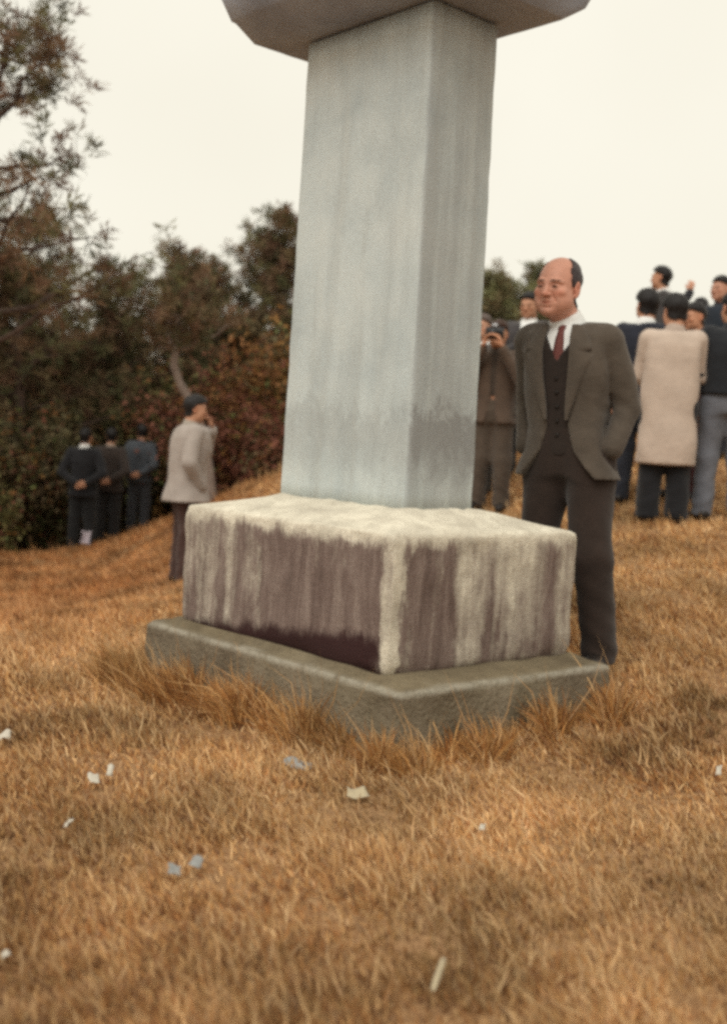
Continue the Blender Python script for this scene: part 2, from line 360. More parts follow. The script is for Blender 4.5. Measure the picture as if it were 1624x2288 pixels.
# ------------------------------------------------------------------ people: signed-distance bodies and clothes
def surface_nets(D, lo, h):
    S = D < 0
    c = np.zeros(tuple(s - 1 for s in D.shape), np.int8)
    for i in (0, 1):
        for j in (0, 1):
            for k in (0, 1):
                c += S[i:D.shape[0] - 1 + i, j:D.shape[1] - 1 + j, k:D.shape[2] - 1 + k]
    act = (c > 0) & (c < 8); ids = np.full(act.shape, -1, np.int32)
    I = np.argwhere(act); ids[act] = np.arange(len(I))
    acc = np.zeros((len(I), 3)); cnt = np.zeros(len(I))
    corners = [(i, j, k) for i in (0, 1) for j in (0, 1) for k in (0, 1)]
    val = {q: D[I[:, 0] + q[0], I[:, 1] + q[1], I[:, 2] + q[2]] for q in corners}
    for a in corners:
        for ax in range(3):
            if a[ax]: continue
            b = tuple(1 if t == ax else a[t] for t in range(3))
            va, vb = val[a], val[b]; m = (va < 0) != (vb < 0)
            t = np.where(m, va / np.where(m, va - vb, 1), 0)
            p = np.tile(np.array(a, float), (len(I), 1)); p[:, ax] = t
            acc += p * m[:, None]; cnt += m
    verts = (I + acc / cnt[:, None]) * h + lo
    quads = []
    for ax in range(3):
        u, w_ = [(1, 2), (2, 0), (0, 1)][ax]
        sl0 = [slice(None)] * 3; sl1 = [slice(None)] * 3; sl0[ax] = slice(0, -1); sl1[ax] = slice(1, None)
        s0, s1 = S[tuple(sl0)], S[tuple(sl1)]
        E_ = np.argwhere(s0 != s1)
        ok = (E_[:, u] > 0) & (E_[:, w_] > 0) & (E_[:, u] < D.shape[u] - 1) & (E_[:, w_] < D.shape[w_] - 1)
        E_ = E_[ok]; flip = s0[tuple(E_.T)]
        def g_(du, dw):
            q = E_.copy(); q[:, u] += du; q[:, w_] += dw; return ids[tuple(q.T)]
        qd = np.stack([g_(-1, -1), g_(0, -1), g_(0, 0), g_(-1, 0)], -1)
        qd[~flip] = qd[~flip][:, ::-1]
        quads.append(qd)
    return verts, np.concatenate(quads)

class Field:
    def __init__(s, lo, hi, h):
        s.lo = np.array(lo, float); s.h = h
        n = np.ceil((np.array(hi) - s.lo) / h).astype(int) + 1
        s.ax = [(s.lo[i] + np.arange(n[i]) * h).astype(np.float32) for i in range(3)]
        s.D = np.full(tuple(n), 1.0, np.float32)
    def _sl(s, lo, hi, pad):
        out = []
        for i in range(3):
            a = int(np.searchsorted(s.ax[i], lo[i] - pad)); b = int(np.searchsorted(s.ax[i], hi[i] + pad))
            out.append(slice(max(a, 0), max(min(b, len(s.ax[i])), max(a, 0))))
        return tuple(out)
    def grid(s, sl):
        return s.ax[0][sl[0]][:, None, None], s.ax[1][sl[1]][None, :, None], s.ax[2][sl[2]][None, None, :]
    def _put(s, sl, d, k, sub=False):
        a = s.D[sl]
        if a.size == 0: return
        if sub: d = -d; hh = np.maximum(k - np.abs(a - d), 0) / k; s.D[sl] = np.maximum(a, d) + hh * hh * k * .25
        else: hh = np.maximum(k - np.abs(a - d), 0) / k; s.D[sl] = np.minimum(a, d) - hh * hh * k * .25
    def cone(s, a, b, ra, rb, k=.02, flat=(1, 1, 1), sub=False):
        a = np.array(a, float); b = np.array(b, float); S = 1 / np.array(flat, float)
        r = max(ra, rb) * max(flat); sl = s._sl(np.minimum(a, b) - r, np.maximum(a, b) + r, k + .03)
        x, y, z = s.grid(sl)
        px, py, pz = (x - a[0]) * S[0], (y - a[1]) * S[1], (z - a[2]) * S[2]
        d = (b - a) * S; L = d @ d + 1e-9
        t = np.clip((px * d[0] + py * d[1] + pz * d[2]) / L, 0, 1)
        q = np.sqrt((px - t * d[0]) ** 2 + (py - t * d[1]) ** 2 + (pz - t * d[2]) ** 2) - (ra + (rb - ra) * t)
        s._put(sl, (q * min(flat)).astype(np.float32), k, sub)
    def ell(s, c, r, k=.02, sub=False, M=None):
        c = np.array(c, float); rm_ = max(r); sl = s._sl(c - rm_, c + rm_, k + .02)
        x, y, z = s.grid(sl); x, y, z = x - c[0], y - c[1], z - c[2]
        if M is not None:
            x, y, z = (M[0][0] * x + M[1][0] * y + M[2][0] * z, M[0][1] * x + M[1][1] * y + M[2][1] * z, M[0][2] * x + M[1][2] * y + M[2][2] * z)
        k0 = np.sqrt((x / r[0]) ** 2 + (y / r[1]) ** 2 + (z / r[2]) ** 2)
        k1 = np.sqrt((x / r[0] ** 2) ** 2 + (y / r[1] ** 2) ** 2 + (z / r[2] ** 2) ** 2) + 1e-6
        s._put(sl, (k0 * (k0 - 1) / k1).astype(np.float32), k, sub)
    def loft(s, prof, k=.03, n=2.4, off=0.):
        """prof rows: z, half width, half depth, cx, cy"""
        P = np.array(sorted(prof), float); z0, z1 = P[0, 0], P[-1, 0]
        r = P[:, 1:3].max() + np.abs(P[:, 3:]).max()
        sl = s._sl((-r, -r, z0), (r, r, z1), k + .03); x, y, z = s.grid(sl); zf = z.ravel()
        A = (np.interp(zf, P[:, 0], P[:, 1]) + off)[None, None, :]; B = (np.interp(zf, P[:, 0], P[:, 2]) + off)[None, None, :]
        cx = np.interp(zf, P[:, 0], P[:, 3])[None, None, :]; cy = np.interp(zf, P[:, 0], P[:, 4])[None, None, :]
        q = ((np.abs(x - cx) / A) ** n + (np.abs(y - cy) / B) ** n) ** (1 / n)
        d = (q - 1) * np.minimum(A, B); d = np.maximum(d, np.maximum(z - z1, z0 - z))
        s._put(sl, d.astype(np.float32), k)
    def func(s, fn, mode='max'):
        x, y, z = s.grid((slice(None),) * 3); d = fn(x, y, z).astype(np.float32)
        s.D = np.maximum(s.D, d) if mode == 'max' else (s.D + d if mode == 'add' else np.minimum(s.D, d))
    def folds(s, amp, seed, freq=(16, 16, 9)):
        rg = np.random.default_rng(seed); x, y, z = s.grid((slice(None),) * 3); t = 0
        for i in range(5):
            f = rg.normal(0, 1, 3) * np.array(freq); t = t + np.sin(f[0] * x + f[1] * y + f[2] * z + rg.uniform(0, 6)).astype(np.float32)
        s.D = s.D + (amp * t / 2).astype(np.float32)
    def mesh(s, name, smooth=2):
        V, Q = surface_nets(s.D, s.lo, s.h)
        if len(V) == 0: return None
        E_ = np.concatenate([Q[:, [0, 1]], Q[:, [1, 2]], Q[:, [2, 3]], Q[:, [3, 0]]])
        for _ in range(smooth):
            acc = np.zeros_like(V); cn = np.zeros(len(V))
            for a, b in ((0, 1), (1, 0)):
                for ax in range(3): acc[:, ax] += np.bincount(E_[:, a], V[E_[:, b], ax], len(V))
                cn += np.bincount(E_[:, a], minlength=len(V))
            V = V * .5 + .5 * acc / cn[:, None]
        return V, Q

def cyl(r0, r1, y0, y1, n=20):
    a = np.arange(n) / n * 2 * math.pi; V = np.concatenate([np.c_[np.cos(a) * r0, np.full(n, y0), np.sin(a) * r0], np.c_[np.cos(a) * r1, np.full(n, y1), np.sin(a) * r1], [[0, y0, 0], [0, y1, 0]]])
    i = np.arange(n); j = (i + 1) % n
    return V, np.stack([i, j, n + j, n + i], -1), np.concatenate([np.stack([j, i, np.full(n, 2 * n)], -1), np.stack([n + i, n + j, np.full(n, 2 * n + 1)], -1)])
def rotm(yaw=0, pitch=0, roll=0):
    return np.array((Matrix.Rotation(yaw, 3, 'Z') @ Matrix.Rotation(pitch, 3, 'X') @ Matrix.Rotation(roll, 3, 'Y')))

M_SKIN = mat_attr('skin', .55, .35, .10, 60)
M_HAIR = {}
def hair_mat(c):
    if c not in M_HAIR:
        m = NT('hair'); v = m.coord((60, 60, 12)); m.base(m.ramp(m.noise(v, 4, 3, .6), [(.3, tuple(x * .6 for x in c)), (.7, tuple(x * 1.5 for x in c))]))
        m.b.inputs['Roughness'].default_value = .5; m.bump(m.noise(v, 5, 2), .5, .006); M_HAIR[c] = m.m
    return M_HAIR[c]
M_FAB = {}
def fab(c, **k):
    if c not in M_FAB: M_FAB[c] = mat_fabric('cloth', c, **k)
    return M_FAB[c]
M_SHOE = NT('shoe_leather'); M_SHOE.base((.018, .014, .012)); M_SHOE.b.inputs['Roughness'].default_value = .45; M_SHOE = M_SHOE.m
M_SHIRT = mat_fabric('white_shirt', (.74, .75, .74), .05)
tie = NT('striped_tie'); v_ = tie.coord((1, 1, 1), rot=(0, R(40), 0))
wv = tie.n('ShaderNodeTexWave'); wv.inputs['Scale'].default_value = 26; wv.bands_direction = 'Z'; tie.l(v_, wv.inputs[0])
tie.base(tie.ramp(wv.outputs['Fac'], [(.45, (.105, .024, .024)), (.75, (.19, .085, .07))])); M_TIE = tie.m

def hand(F, wrist, fdir, pnorm, curl=.5, side=1, sc=1.):
    """palm and five unequal, bent fingers; fdir finger direction, pnorm the way the palm faces"""
    f = np.array(fdir, float); f /= np.linalg.norm(f); p = np.array(pnorm, float); p -= f * (p @ f); p /= np.linalg.norm(p)
    a = np.cross(f, p) * side; wv_ = np.array(wrist, float)
    for o in (-.026, -.009, .009, .026): F.cone(wv_ + a * o * .7 * sc + f * .01, wv_ + (f * .085 + a * o) * sc, .014 * sc, .0125 * sc, .012)
    for o, L in zip((-.03, -.0105, .0105, .03), (.056, .072, .078, .068)):
        q0 = wv_ + (f * .088 + a * o) * sc
        c1, c2 = curl * 1.0, curl * 2.1
        q1 = q0 + (f * math.cos(c1) + p * math.sin(c1)) * L * .55 * sc; q2 = q1 + (f * math.cos(c2) + p * math.sin(c2)) * L * .5 * sc
        F.cone(q0, q1, .0095 * sc, .0088 * sc, .004); F.cone(q1, q2, .0088 * sc, .0078 * sc, .004)
    t0 = wv_ + (f * .03 + a * .030) * sc; t1 = t0 + (f * .032 + a * .024 + p * .02) * sc; t2 = t1 + (f * .03 + p * .018 - a * .004) * sc
    F.cone(t0, t1, .014 * sc, .0105 * sc, .01); F.cone(t1, t2, .0105 * sc, .0085 * sc, .004)

def torso_prof(s, lean, girth=1., off=0.):
    rows = [(.80, .150, .100), (.90, .160, .112), (1.00, .148, .108), (1.10, .155, .112), (1.22, .172, .118), (1.32, .178, .110), (1.385, .150, .088), (1.42, .095, .065)]
    return [(z * s, (a * girth + off) * s, (b * girth + off) * s, lean[0] * (z - .88) / .55 * s, lean[1] * (z - .88) / .55 * s) for z, a, b in rows]

def make_person(label, loc, rz, H=1.70, res=.011, head=(0, 0, 0), lean=(0, 0), arms=None, legs=None, hands=True, girth=1.,
                hair=(.012, .010, .010), hair_style='full', skin=(.46, .235, .145), jacket=(.05, .05, .05), jk_len=.78, jk_loose=.030,
                trousers=(.04, .035, .03), collar='shirt', open_front=0., vest=None, tie_on=False, group=None, seed=0, leg_w=1., head_off=(0, 0, 0), flare=.0, hand_curl=.6, hem_z=.03, head_scale=1., jowl=0., collar_h=.056, straight=False, fold=1., buttons=False, hair_t=.0075, hres=.0072, lapels=False):
    s = H / 1.70; P = empty('person', loc, rz); tag(P, label, 'person', group)
    arms = arms or {}; legs = legs or {}
    J = {}
    sh_off = np.array((lean[0] * .9, lean[1] * .9, 0)) * s
    for sd, nm in ((1, 'L'), (-1, 'R')):
        J['sh' + nm] = np.array((sd * .168, .004, 1.362)) * s + sh_off
        el, wr, fd, pn = arms.get(nm, ((sd * .235, .03, 1.08), (sd * .235, -.05, .84), (0, -.1, -1), (-sd, 0, 0)))
        J['el' + nm] = np.array(el) * s; J['wr' + nm] = np.array(wr) * s; J['fd' + nm] = fd; J['pn' + nm] = pn
        hip, kn, an, toe = legs.get(nm, ((sd * .085, 0, .88), (sd * .10, -.015, .47), (sd * .11, .02, .075), (sd * .13, -.17, .03)))
        for q, vv in zip(('hip', 'kn', 'an', 'toe'), (hip, kn, an, toe)): J[q + nm] = np.array(vv) * s
    hc = (np.array((lean[0] * 1.12, lean[1] * 1.12 - .02, 1.578)) + np.array(head_off)) * s
    HM = rotm(*head)
    hs = s * head_scale
    hp = lambda x, y, z: HM @ (np.array((x, y, z)) * hs) + hc
    # ---------------- body: trunk and limbs, with the head and hands drawn on finer grids and joined into the one mesh
    nb = np.array((lean[0], lean[1] + .015, 1.40)) * s
    F = Field((-.62 * s, -.62 * s, -.02), (.62 * s, .62 * s, (2.0 if 'up' in arms else 1.50) * s), .015)
    F.loft(torso_prof(s, lean, girth * .94), .03, 2.2)
    for nm in 'LR':
        F.cone(J['sh' + nm], J['el' + nm], .050 * s, .040 * s, .05); F.cone(J['el' + nm], J['wr' + nm], .040 * s, .026 * s, .02)
        F.cone(J['hip' + nm], J['kn' + nm], .082 * s, .054 * s, .04); F.cone(J['kn' + nm], J['an' + nm], .054 * s, .036 * s, .03)
        F.cone(J['an' + nm] * (1, 1, .8), (J['an' + nm] + (J['toe' + nm] - J['an' + nm]) * .72) * (1, 1, 0) + (0, 0, .034 * s), .030 * s, .020 * s, .015)
    F.cone(nb, hp(0, .015, -.06), .060 * s, .050 * s, .03)
    pieces = [F.mesh('body', 1)]
    for nm in 'LR':
        wr = J['wr' + nm]; F = Field(wr - .23 * s, wr + .23 * s, hres)
        ar = wr - J['el' + nm]; ar /= np.linalg.norm(ar)
        F.cone(wr - ar * .05 * s, wr, .029 * s, .025 * s, .01)
        hand(F, wr, J['fd' + nm], J['pn' + nm], hand_curl, 1 if nm == 'L' else -1, s)
        pieces.append(F.mesh('hand', 1))
    F = Field(hc - .19 * hs, hc + .17 * hs, res * (.5 if res < .009 else .68))
    F.cone(nb, hp(0, .015, -.06), .066 * s, .058 * s, .03)
    k = .012 * hs
    E = lambda c, r, kk=k, sub=False: F.ell(hp(*c), tuple(q * hs for q in r), kk, sub, HM)
    Cn = lambda a, b, ra, rb, kk=k, sub=False: F.cone(hp(*a), hp(*b), ra * hs, rb * hs, kk, (1, 1, 1), sub)
    E((0, .018, .030), (.076, .096, .084)); E((0, -.028, -.02), (.064, .066, .082), .03); E((0, -.040, -.072), (.047, .042, .036), .03)
    if jowl:
        for sx in (-1, 1): E((sx * .040, -.030, -.052), (.028, .036, .034), .03)
        E((0, -.026, -.088), (.042, .042, .022), .03)
    for sx in (-1, 1):
        E((sx * .036, -.035, -.055), (.030, .038, .036), .03); E((sx * .044, -.064, -.018), (.021, .020, .016), .018)
        Cn((sx * .012, -.086, .019), (sx * .034, -.084, .025), .0085, .0075, .010); Cn((sx * .034, -.084, .025), (sx * .052, -.068, .018), .0075, .006, .010)
    for sx in (-1, 1):
        E((sx * .031, -.097, .004), (.018, .014, .0115), .010, True); E((sx * .031, -.0775, .002), (.0135, .0118, .0110), .003)
        Cn((sx * .017, -.0855, .0040), (sx * .031, -.0905, .0085), .0030, .0034, .003); Cn((sx * .031, -.0905, .0085), (sx * .046, -.0790, .0030), .0034, .0028, .003)
        Cn((sx * .019, -.0850, -.0065), (sx * .043, -.0790, -.0065), .0034, .0034, .004)
        Cn((sx * .018, -.0900, -.0200), (sx * .034, -.0800, -.0520), .0026, .0030, .010, True)
    Cn((0, -.084, .018), (0, -.104, -.022), .0080, .0105, .010); E((0, -.108, -.026), (.0125, .0105, .0100), .008)
    for sx in (-1, 1): E((sx * .0130, -.097, -.029), (.0085, .0095, .0075), .006); E((sx * .0065, -.104, -.0375), (.0045, .0050, .0035), .003, True)
    Cn((-.022, -.085, -.0525), (0, -.0935, -.0500), .0050, .0062, .006); Cn((.022, -.085, -.0525), (0, -.0935, -.0500), .0050, .0062, .006)
    Cn((-.018, -.085, -.0640), (.018, -.085, -.0640), .0070, .0070, .007)
    Cn((-.025, -.090, -.0578), (0, -.0985, -.0570), .0018, .0022, .003, True); Cn((.025, -.090, -.0578), (0, -.0985, -.0570), .0018, .0022, .003, True)
    E((0, -.076, -.090), (.023, .020, .017), .02); Cn((-.015, -.090, -.0775), (.015, -.090, -.0775), .0025, .0025, .008, True)
    for sx in (-1, 1):
        E((sx * .077, .012, -.006), (.0080, .020, .031), .005); E((sx * .085, .007, -.004), (.006, .010, .017), .004, True)
        E((sx * .076, .004, -.033), (.007, .009, .010), .006)
    pieces.append(F.mesh('head', 1)); off_ = 0; Vs, Qs = [], []
    for pv, pq in pieces: Vs.append(pv); Qs.append(pq + off_); off_ += len(pv)
    V, Q = np.concatenate(Vs), np.concatenate(Qs)
    me = mesh_np('body', V, Q, smooth=True)
    q = (V - hc) @ HM / hs
    col = np.tile(np.array(skin, np.float32), (len(V), 1))
    front = (q[:, 1] < -.04) & (np.abs(q[:, 2]) < .12)
    def blot(c, r, colr, st):
        d = (((q - np.array(c)) / np.array(r)) ** 2).sum(1); wgt = (np.clip(1.4 - d, 0, 1) * st)[:, None] * (np.abs(q[:, 2]) < .2)[:, None]
        col[:] = col * (1 - wgt) + np.array(colr) * wgt
    sk = np.array(skin)
    blot((0, -.11, -.028), (.02, .02, .014), sk * (1.02, .80, .75), .6)
    for sx in (-1, 1):
        blot((sx * .044, -.07, -.022), (.022, .03, .018), sk * (1.02, .78, .72), .6)
        blot((sx * .031, -.090, .0010), (.0125, .010, .0046), (.050, .032, .026), .9)
        blot((sx * .031, -.088, .0095), (.0170, .010, .0028), sk * .45, .6)
        blot((sx * .024, -.090, .0245), (.0150, .014, .0050), (.045, .030, .024), .75); blot((sx * .044, -.080, .0250), (.0120, .014, .0042), (.045, .030, .024), .65)
        blot((sx * .080, .012, -.008), (.010, .022, .032), sk * (1.05, .78, .72), .6)
        blot((sx * .032, -.080, -.012), (.016, .02, .006), sk * .78, .5)
    blot((0, -.095, -.058), (.022, .012, .0072), sk * (.78, .52, .5), .75)
    blot((0, -.05, -.09), (.055, .05, .03), sk * (.90, .88, .90), .45)
    set_col(me, col); obj('body', me, M_SKIN, P)
    # ---------------- hair
    r2 = min(res, .009)
    Fh = Field(hc - .17 * hs, hc + .17 * hs, r2); base_c = hp(0, .020, .034)
    for c_, r_, k_ in (((0, .018, .030), (.076, .096, .084), .012), ((0, -.028, -.02), (.064, .066, .082), .03), ((0, -.040, -.072), (.047, .042, .036), .03)):
        Fh.ell(hp(*c_), tuple(q_ * hs for q_ in r_), k_, False, HM)
    Fh.cone(nb, hp(0, .015, -.06), .066 * s, .058 * s, .03)
    if hair_style == 'full': Fh.ell(hp(.008, -.002, .068), (.068 * hs, .082 * hs, .058 * hs), .02, False, HM); Fh.D = Fh.D - hair_t * hs
    else: Fh.D = Fh.D - .0045 * hs
    x, y, z = Fh.grid((slice(None),) * 3); x, y, z = x - hc[0], y - hc[1], z - hc[2]
    hx, hy, hz = [(HM[0][i] * x + HM[1][i] * y + HM[2][i] * z) / hs for i in range(3)]
    if hair_style == 'full':
        lim = np.maximum((-.034 - hy) - np.clip((hz - .050) * 1.8, -.05, .09), (-.020 - hz) - np.clip((hy - .012) * 3.0, -.02, .065))
        lim = lim + .006 * np.sin(95 * hx + 60 * hz) + .005 * np.sin(140 * hy + 30 * hx)
        Fh.D = Fh.D + .003 * np.sin(90 * hx + 40 * hz) * np.sin(70 * hy)
    else:       # bald crown and forehead, hair round the sides and back
        ax_ = np.abs(hx)
        lim = np.maximum((-.022 - hy) + np.clip((.062 - ax_) * 1.5, -.02, .10) * (hz > .02), (-.022 - hz) - np.clip((hy - .01) * 2.2, -.02, .06))
        lim = np.maximum(lim, hz - .112 - .5 * (hy - .02))
        Fh.D = Fh.D + .002 * np.sin(120 * hz + 60 * hy) * np.sin(80 * hx); lim = lim + .006 * np.sin(150 * hz + 40 * hx) + .006 * np.sin(260 * hx + 90 * hz)
    Fh.D = np.maximum(Fh.D, (lim * hs).astype(np.float32))
    V, Q = Fh.mesh('hair', 1); obj('hair', mesh_np('hair', V, Q, smooth=True), hair_mat(hair), P)
    # ---------------- trousers
    rc = max(res * 1.4, .0085)
    F = Field((-.50 * s, -.45 * s, .0), (.50 * s, .45 * s, 1.10 * s), rc)
    F.loft([(z, a, b, cx, cy) for z, a, b, cx, cy in torso_prof(s, lean, girth, .012) if z < 1.07 * s], .03, 2.2)
    for nm in 'LR':
        top = J['hip' + nm] * np.array((1, 1, .99))
        F.cone(top, J['kn' + nm], .108 * s * leg_w, .082 * s * leg_w, .05); 
        an = J['an' + nm] * np.array((1, 1, 0)) + np.array((0, -.01, .055)) * s
        F.cone(J['kn' + nm], an, .082 * s * leg_w, .074 * s * leg_w, .03, (1, 1.08, 1))
    F.folds(.004 * fold, seed + 1, (20, 20, 16)); F.func(lambda x, y, z: .005 * fold * np.clip(1 - z / (.62 * s), 0, 1) * np.sin(z * 58 + x * 30 + y * 22) * np.sin(z * 17 + 1 + x * 9), 'add'); F.func(lambda x, y, z: (hem_z * s - z) + 0 * x + 0 * y)
    V, Q = F.mesh('trousers', 1); obj('trousers', mesh_np('trousers', V, Q, smooth=True), fab(trousers), P)
    # ---------------- shoes
    for nm in 'LR':
        a, t = J['an' + nm], J['toe' + nm]; d = t - a; d[2] = 0; d /= np.linalg.norm(d) + 1e-9
        F = Field(np.minimum(a, t) - .14 * s, np.maximum(a, t) + .14 * s, .015); F.lo[2] = F.lo[2]
        F.cone(a * (1, 1, 0) - d * .03 * s + (0, 0, .045 * s), t * (1, 1, 0) - d * .02 * s + (0, 0, .034 * s), .048 * s, .043 * s, .02)
        F.cone(a * (1, 1, 0) + (0, 0, .05 * s), a * (1, 1, 0) + (0, 0, .10 * s), .042 * s, .040 * s, .02)
        F.func(lambda x, y, z: (.002 - z) + 0 * x + 0 * y)
        V, Q = F.mesh('shoe', 1); obj('shoe', mesh_np('shoe', V, Q, smooth=True), M_SHOE, P)
    # ---------------- shirt with collar
    F = Field((-.30 * s, -.30 * s, 1.0 * s), (.30 * s, .30 * s, 1.56 * s), rc)
    F.loft([r for r in torso_prof(s, lean, girth, .004)], .02, 2.2)
    cdir = hp(0, .015, -.06) - nb; cdir /= np.linalg.norm(cdir)
    c0 = nb + cdir * .015 * s
    F.cone(c0, c0 + cdir * .050 * s, .080 * s, .070 * s, .02, (1, 1.02, 1))
    F.func(lambda x, y, z: (x - c0[0]) * cdir[0] + (y - c0[1]) * cdir[1] + (z - c0[2]) * cdir[2] - (collar_h + .10 * np.clip((y - c0[1]) / s, -.1, .07)) * s)
    F.func(lambda x, y, z: (1.02 * s - z) + 0 * x + 0 * y)
    V, Q = F.mesh('shirt', 1); obj('shirt', mesh_np('shirt', V, Q, smooth=True), M_SHIRT if collar == 'shirt' else fab(collar), P)
    # ---------------- vest
    if vest:
        F = Field((-.32 * s, -.32 * s, .80 * s), (.32 * s, .32 * s, 1.45 * s), rc)
        F.loft(torso_prof(s, lean, girth, .013), .02, 2.3)
        vx = lean[0]
        F.func(lambda x, y, z: np.where(y < .0, .15 * s, -1.) * 0 + np.where(y < 0, np.minimum((z - 1.275 * s) * .62 - np.abs(x - vx * .8 * s) + .0, 1), -1.))
        F.func(lambda x, y, z: (.90 * s - .35 * np.clip(-y - .06, 0, 1) - z) + .25 * np.abs(x) + 0 * y)
        V, Q = F.mesh('vest', 1); vo = obj('vest', mesh_np('vest', V, Q, smooth=True), fab(vest), P)
        if buttons:
            pr_ = torso_prof(s, lean, girth, .013); zz_ = [r[0] for r in pr_]
            bme = None
            for ib in range(5):
                zb_ = (1.20 - .058 * ib) * s
                yb_ = np.interp(zb_, zz_, [r[4] - r[2] for r in pr_]); xb_ = np.interp(zb_, zz_, [r[3] for r in pr_])
                if bme is None:
                    bv, bq, bt = cyl(.008, .0065, .004, -.004, 12); bme = mesh_np('button', bv, bq, bt)
                bo = obj('button', bme, M_SHOE, vo); bo.location = (xb_, yb_ - .003, zb_)
    if tie_on:
        vs, qs = [], []
        n = 12
        for i in range(n):
            t = i / (n - 1); z = (1.425 - .30 * t) * s
            pr = torso_prof(s, lean, girth, .006); zz = [r[0] for r in pr]; b = np.interp(z, zz, [r[2] for r in pr]); cy = np.interp(z, zz, [r[4] for r in pr]); cx = np.interp(z, zz, [r[3] for r in pr])
            wd = (.021 if i < 1 else .014 if i == 1 else .014 + .026 * t) * s
            yb = min(cy - b, nb[1] - .070 * s) if t < .25 else cy - b
            for sx in (-1, 0, 1): vs.append((cx + sx * wd, yb - (.006 if sx == 0 else .0 ) * s, z))
            for sx in (1, -1): vs.append((cx + sx * wd, yb + .012 * s, z))
        for i in range(n - 1):
            for j in range(5): qs.append((i * 5 + j, i * 5 + (j + 1) % 5, (i + 1) * 5 + (j + 1) % 5, (i + 1) * 5 + j))
        obj('necktie', mesh_np('necktie', vs, qs, smooth=True), M_TIE, P)
    # ---------------- jacket or coat
    zh = jk_len * s
    F = Field((-.60 * s, -.60 * s, zh - .06), (.60 * s, .60 * s, (2.1 if 'up' in arms else 1.62) * s), rc)
    pr = torso_prof(s, lean, girth, jk_loose)
    pr = [r for r in pr if r[0] > .86 * s]
    if straight: pr = [(a_, max(b_, .205 * s) if a_ < 1.34 * s else b_, max(c_, .15 * s) if a_ < 1.3 * s else c_, d_, e_) for a_, b_, c_, d_, e_ in pr]
    lz = zh - .05; gr = jk_loose + .012 + flare
    pr.append((lz, (.160 * girth + gr + .02) * s, (.112 * girth + gr + .01) * s, 0, 0)); pr = sorted(pr)
    F.loft(pr, .03, 2.5)
    # shoulders, then the sleeves set in with a seam groove round the armhole
    Fa = Field(F.lo, np.array([ax_[-1] for ax_ in F.ax]), rc); Fa.D = np.full_like(F.D, 1.)
    for nm in 'LR':
        sh = J['sh' + nm]
        F.cone(nb + (0, .01 * s, -.01 * s), sh + (0, 0, .004 * s), .056 * s, .060 * s, .05, (1, 1, .9))
        Fa.cone(sh, J['el' + nm], (.066 + jk_loose * .40) * s, (.051 + jk_loose * .33) * s, .014)
        w_ = J['el' + nm] + (J['wr' + nm] - J['el' + nm]) * .94
        Fa.cone(J['el' + nm], w_, (.051 + jk_loose * .33) * s, (.042 + jk_loose * .33) * s, .010)
    dif = F.D - Fa.D; hh = np.maximum(.010 - np.abs(dif), 0) / .010; zz_ = F.ax[2][None, None, :]
    F.D = np.minimum(F.D, Fa.D) - hh * hh * .0025 + (.009 * np.exp(-(dif / .011) ** 2) * np.clip((1.36 * s - zz_) / (.08 * s), 0, 1)).astype(np.float32)
    F.folds(.0045 * fold, seed + 5, (17, 17, 13))
    for nm in 'LR':      # sleeve creases gathered at the inside of the elbow
        e0 = J['el' + nm]; x, y, z = F.grid((slice(None),) * 3)
        rr = np.sqrt((x - e0[0]) ** 2 + (y - e0[1]) ** 2 + (z - e0[2]) ** 2)
        F.D = F.D + (.0026 * fold * np.exp(-(rr / (.11 * s)) ** 2) * np.clip(1 - (x * np.sign(e0[0]) - abs(e0[0])) / .05, 0, 1.4) * np.sin(((z - e0[2]) * 1.0 + (x - e0[0]) * .55 * np.sign(e0[0])) * 95)).astype(np.float32)
    F.func(lambda x, y, z: (zh - z) + .03 * np.abs(x) + 0 * y)
    # neck opening
    c1 = nb + cdir * .03 * s
    F.cone(nb + cdir * .012 * s, nb + cdir * .2 * s, .076 * s, .088 * s, .012, (1, 1, 1), True)
    if open_front:
        o = open_front
        def op(x, y, z):
            zz = z / s; cx = lean[0] * (zz - .88) / .55 * s
            gap = np.interp(zz.ravel(), [.70, .80, .90, 1.0, 1.10, 1.2, 1.3, 1.42, 1.5], [.20, .155, .075, .045, .048, .060, .066, .060, .06])[None, None, :] * o * s
            return np.where(y < -.02 * s, gap - np.abs(x - cx), -1.)
        F.func(op)
    V, Q = F.mesh('jacket', 1)
    nm_j = 'coat' if jk_len < .6 else 'jacket'
    jo = obj(nm_j, mesh_np(nm_j, V, Q, smooth=True), fab(jacket), P)
    if open_front and lapels:
        # lapels: folded cloth sheets lying on the chest either side of the opening
        PR = np.array(pr); zs_ = [1.425, 1.40, 1.37, 1.335, 1.318, 1.314, 1.300, 1.26, 1.20, 1.14, 1.08, 1.03]
        wd_ = [.030, .052, .066, .078, .080, .056, .088, .076, .056, .038, .020, .006]
        for sd in (-1, 1):
            vs, qs = [], []
            for z_, w1_ in zip(zs_, wd_):
                zz_ = z_ * s; A_, B_, cx_, cy_ = [np.interp(zz_, PR[:, 0], PR[:, q_]) for q_ in (1, 2, 3, 4)]
                g0 = np.interp(z_, [1.0, 1.1, 1.2, 1.3, 1.42], [.045, .048, .060, .066, .060]) * open_front * s
                for lay in (0, 1):
                    for j in range(6):
                        xx = g0 - .006 * s + (w1_ + .006) * s * j / 5
                        yy = -B_ * max(1 - (xx / A_) ** 2.5, .02) ** (1 / 2.5)
                        sw_ = np.clip((z_ - 1.33) / .09, 0, 1)
                        yy = yy * (1 - sw_) + min(yy, (nb[1] - .068 * s) - cy_ + .35 * max(xx - .06 * s, 0)) * sw_
                        vs.append((cx_ + sd * xx, cy_ + yy - (.010 + .007 * math.sin(j / 5 * 3.1)) * s + lay * .012 * s, zz_))
            nr = len(zs_)
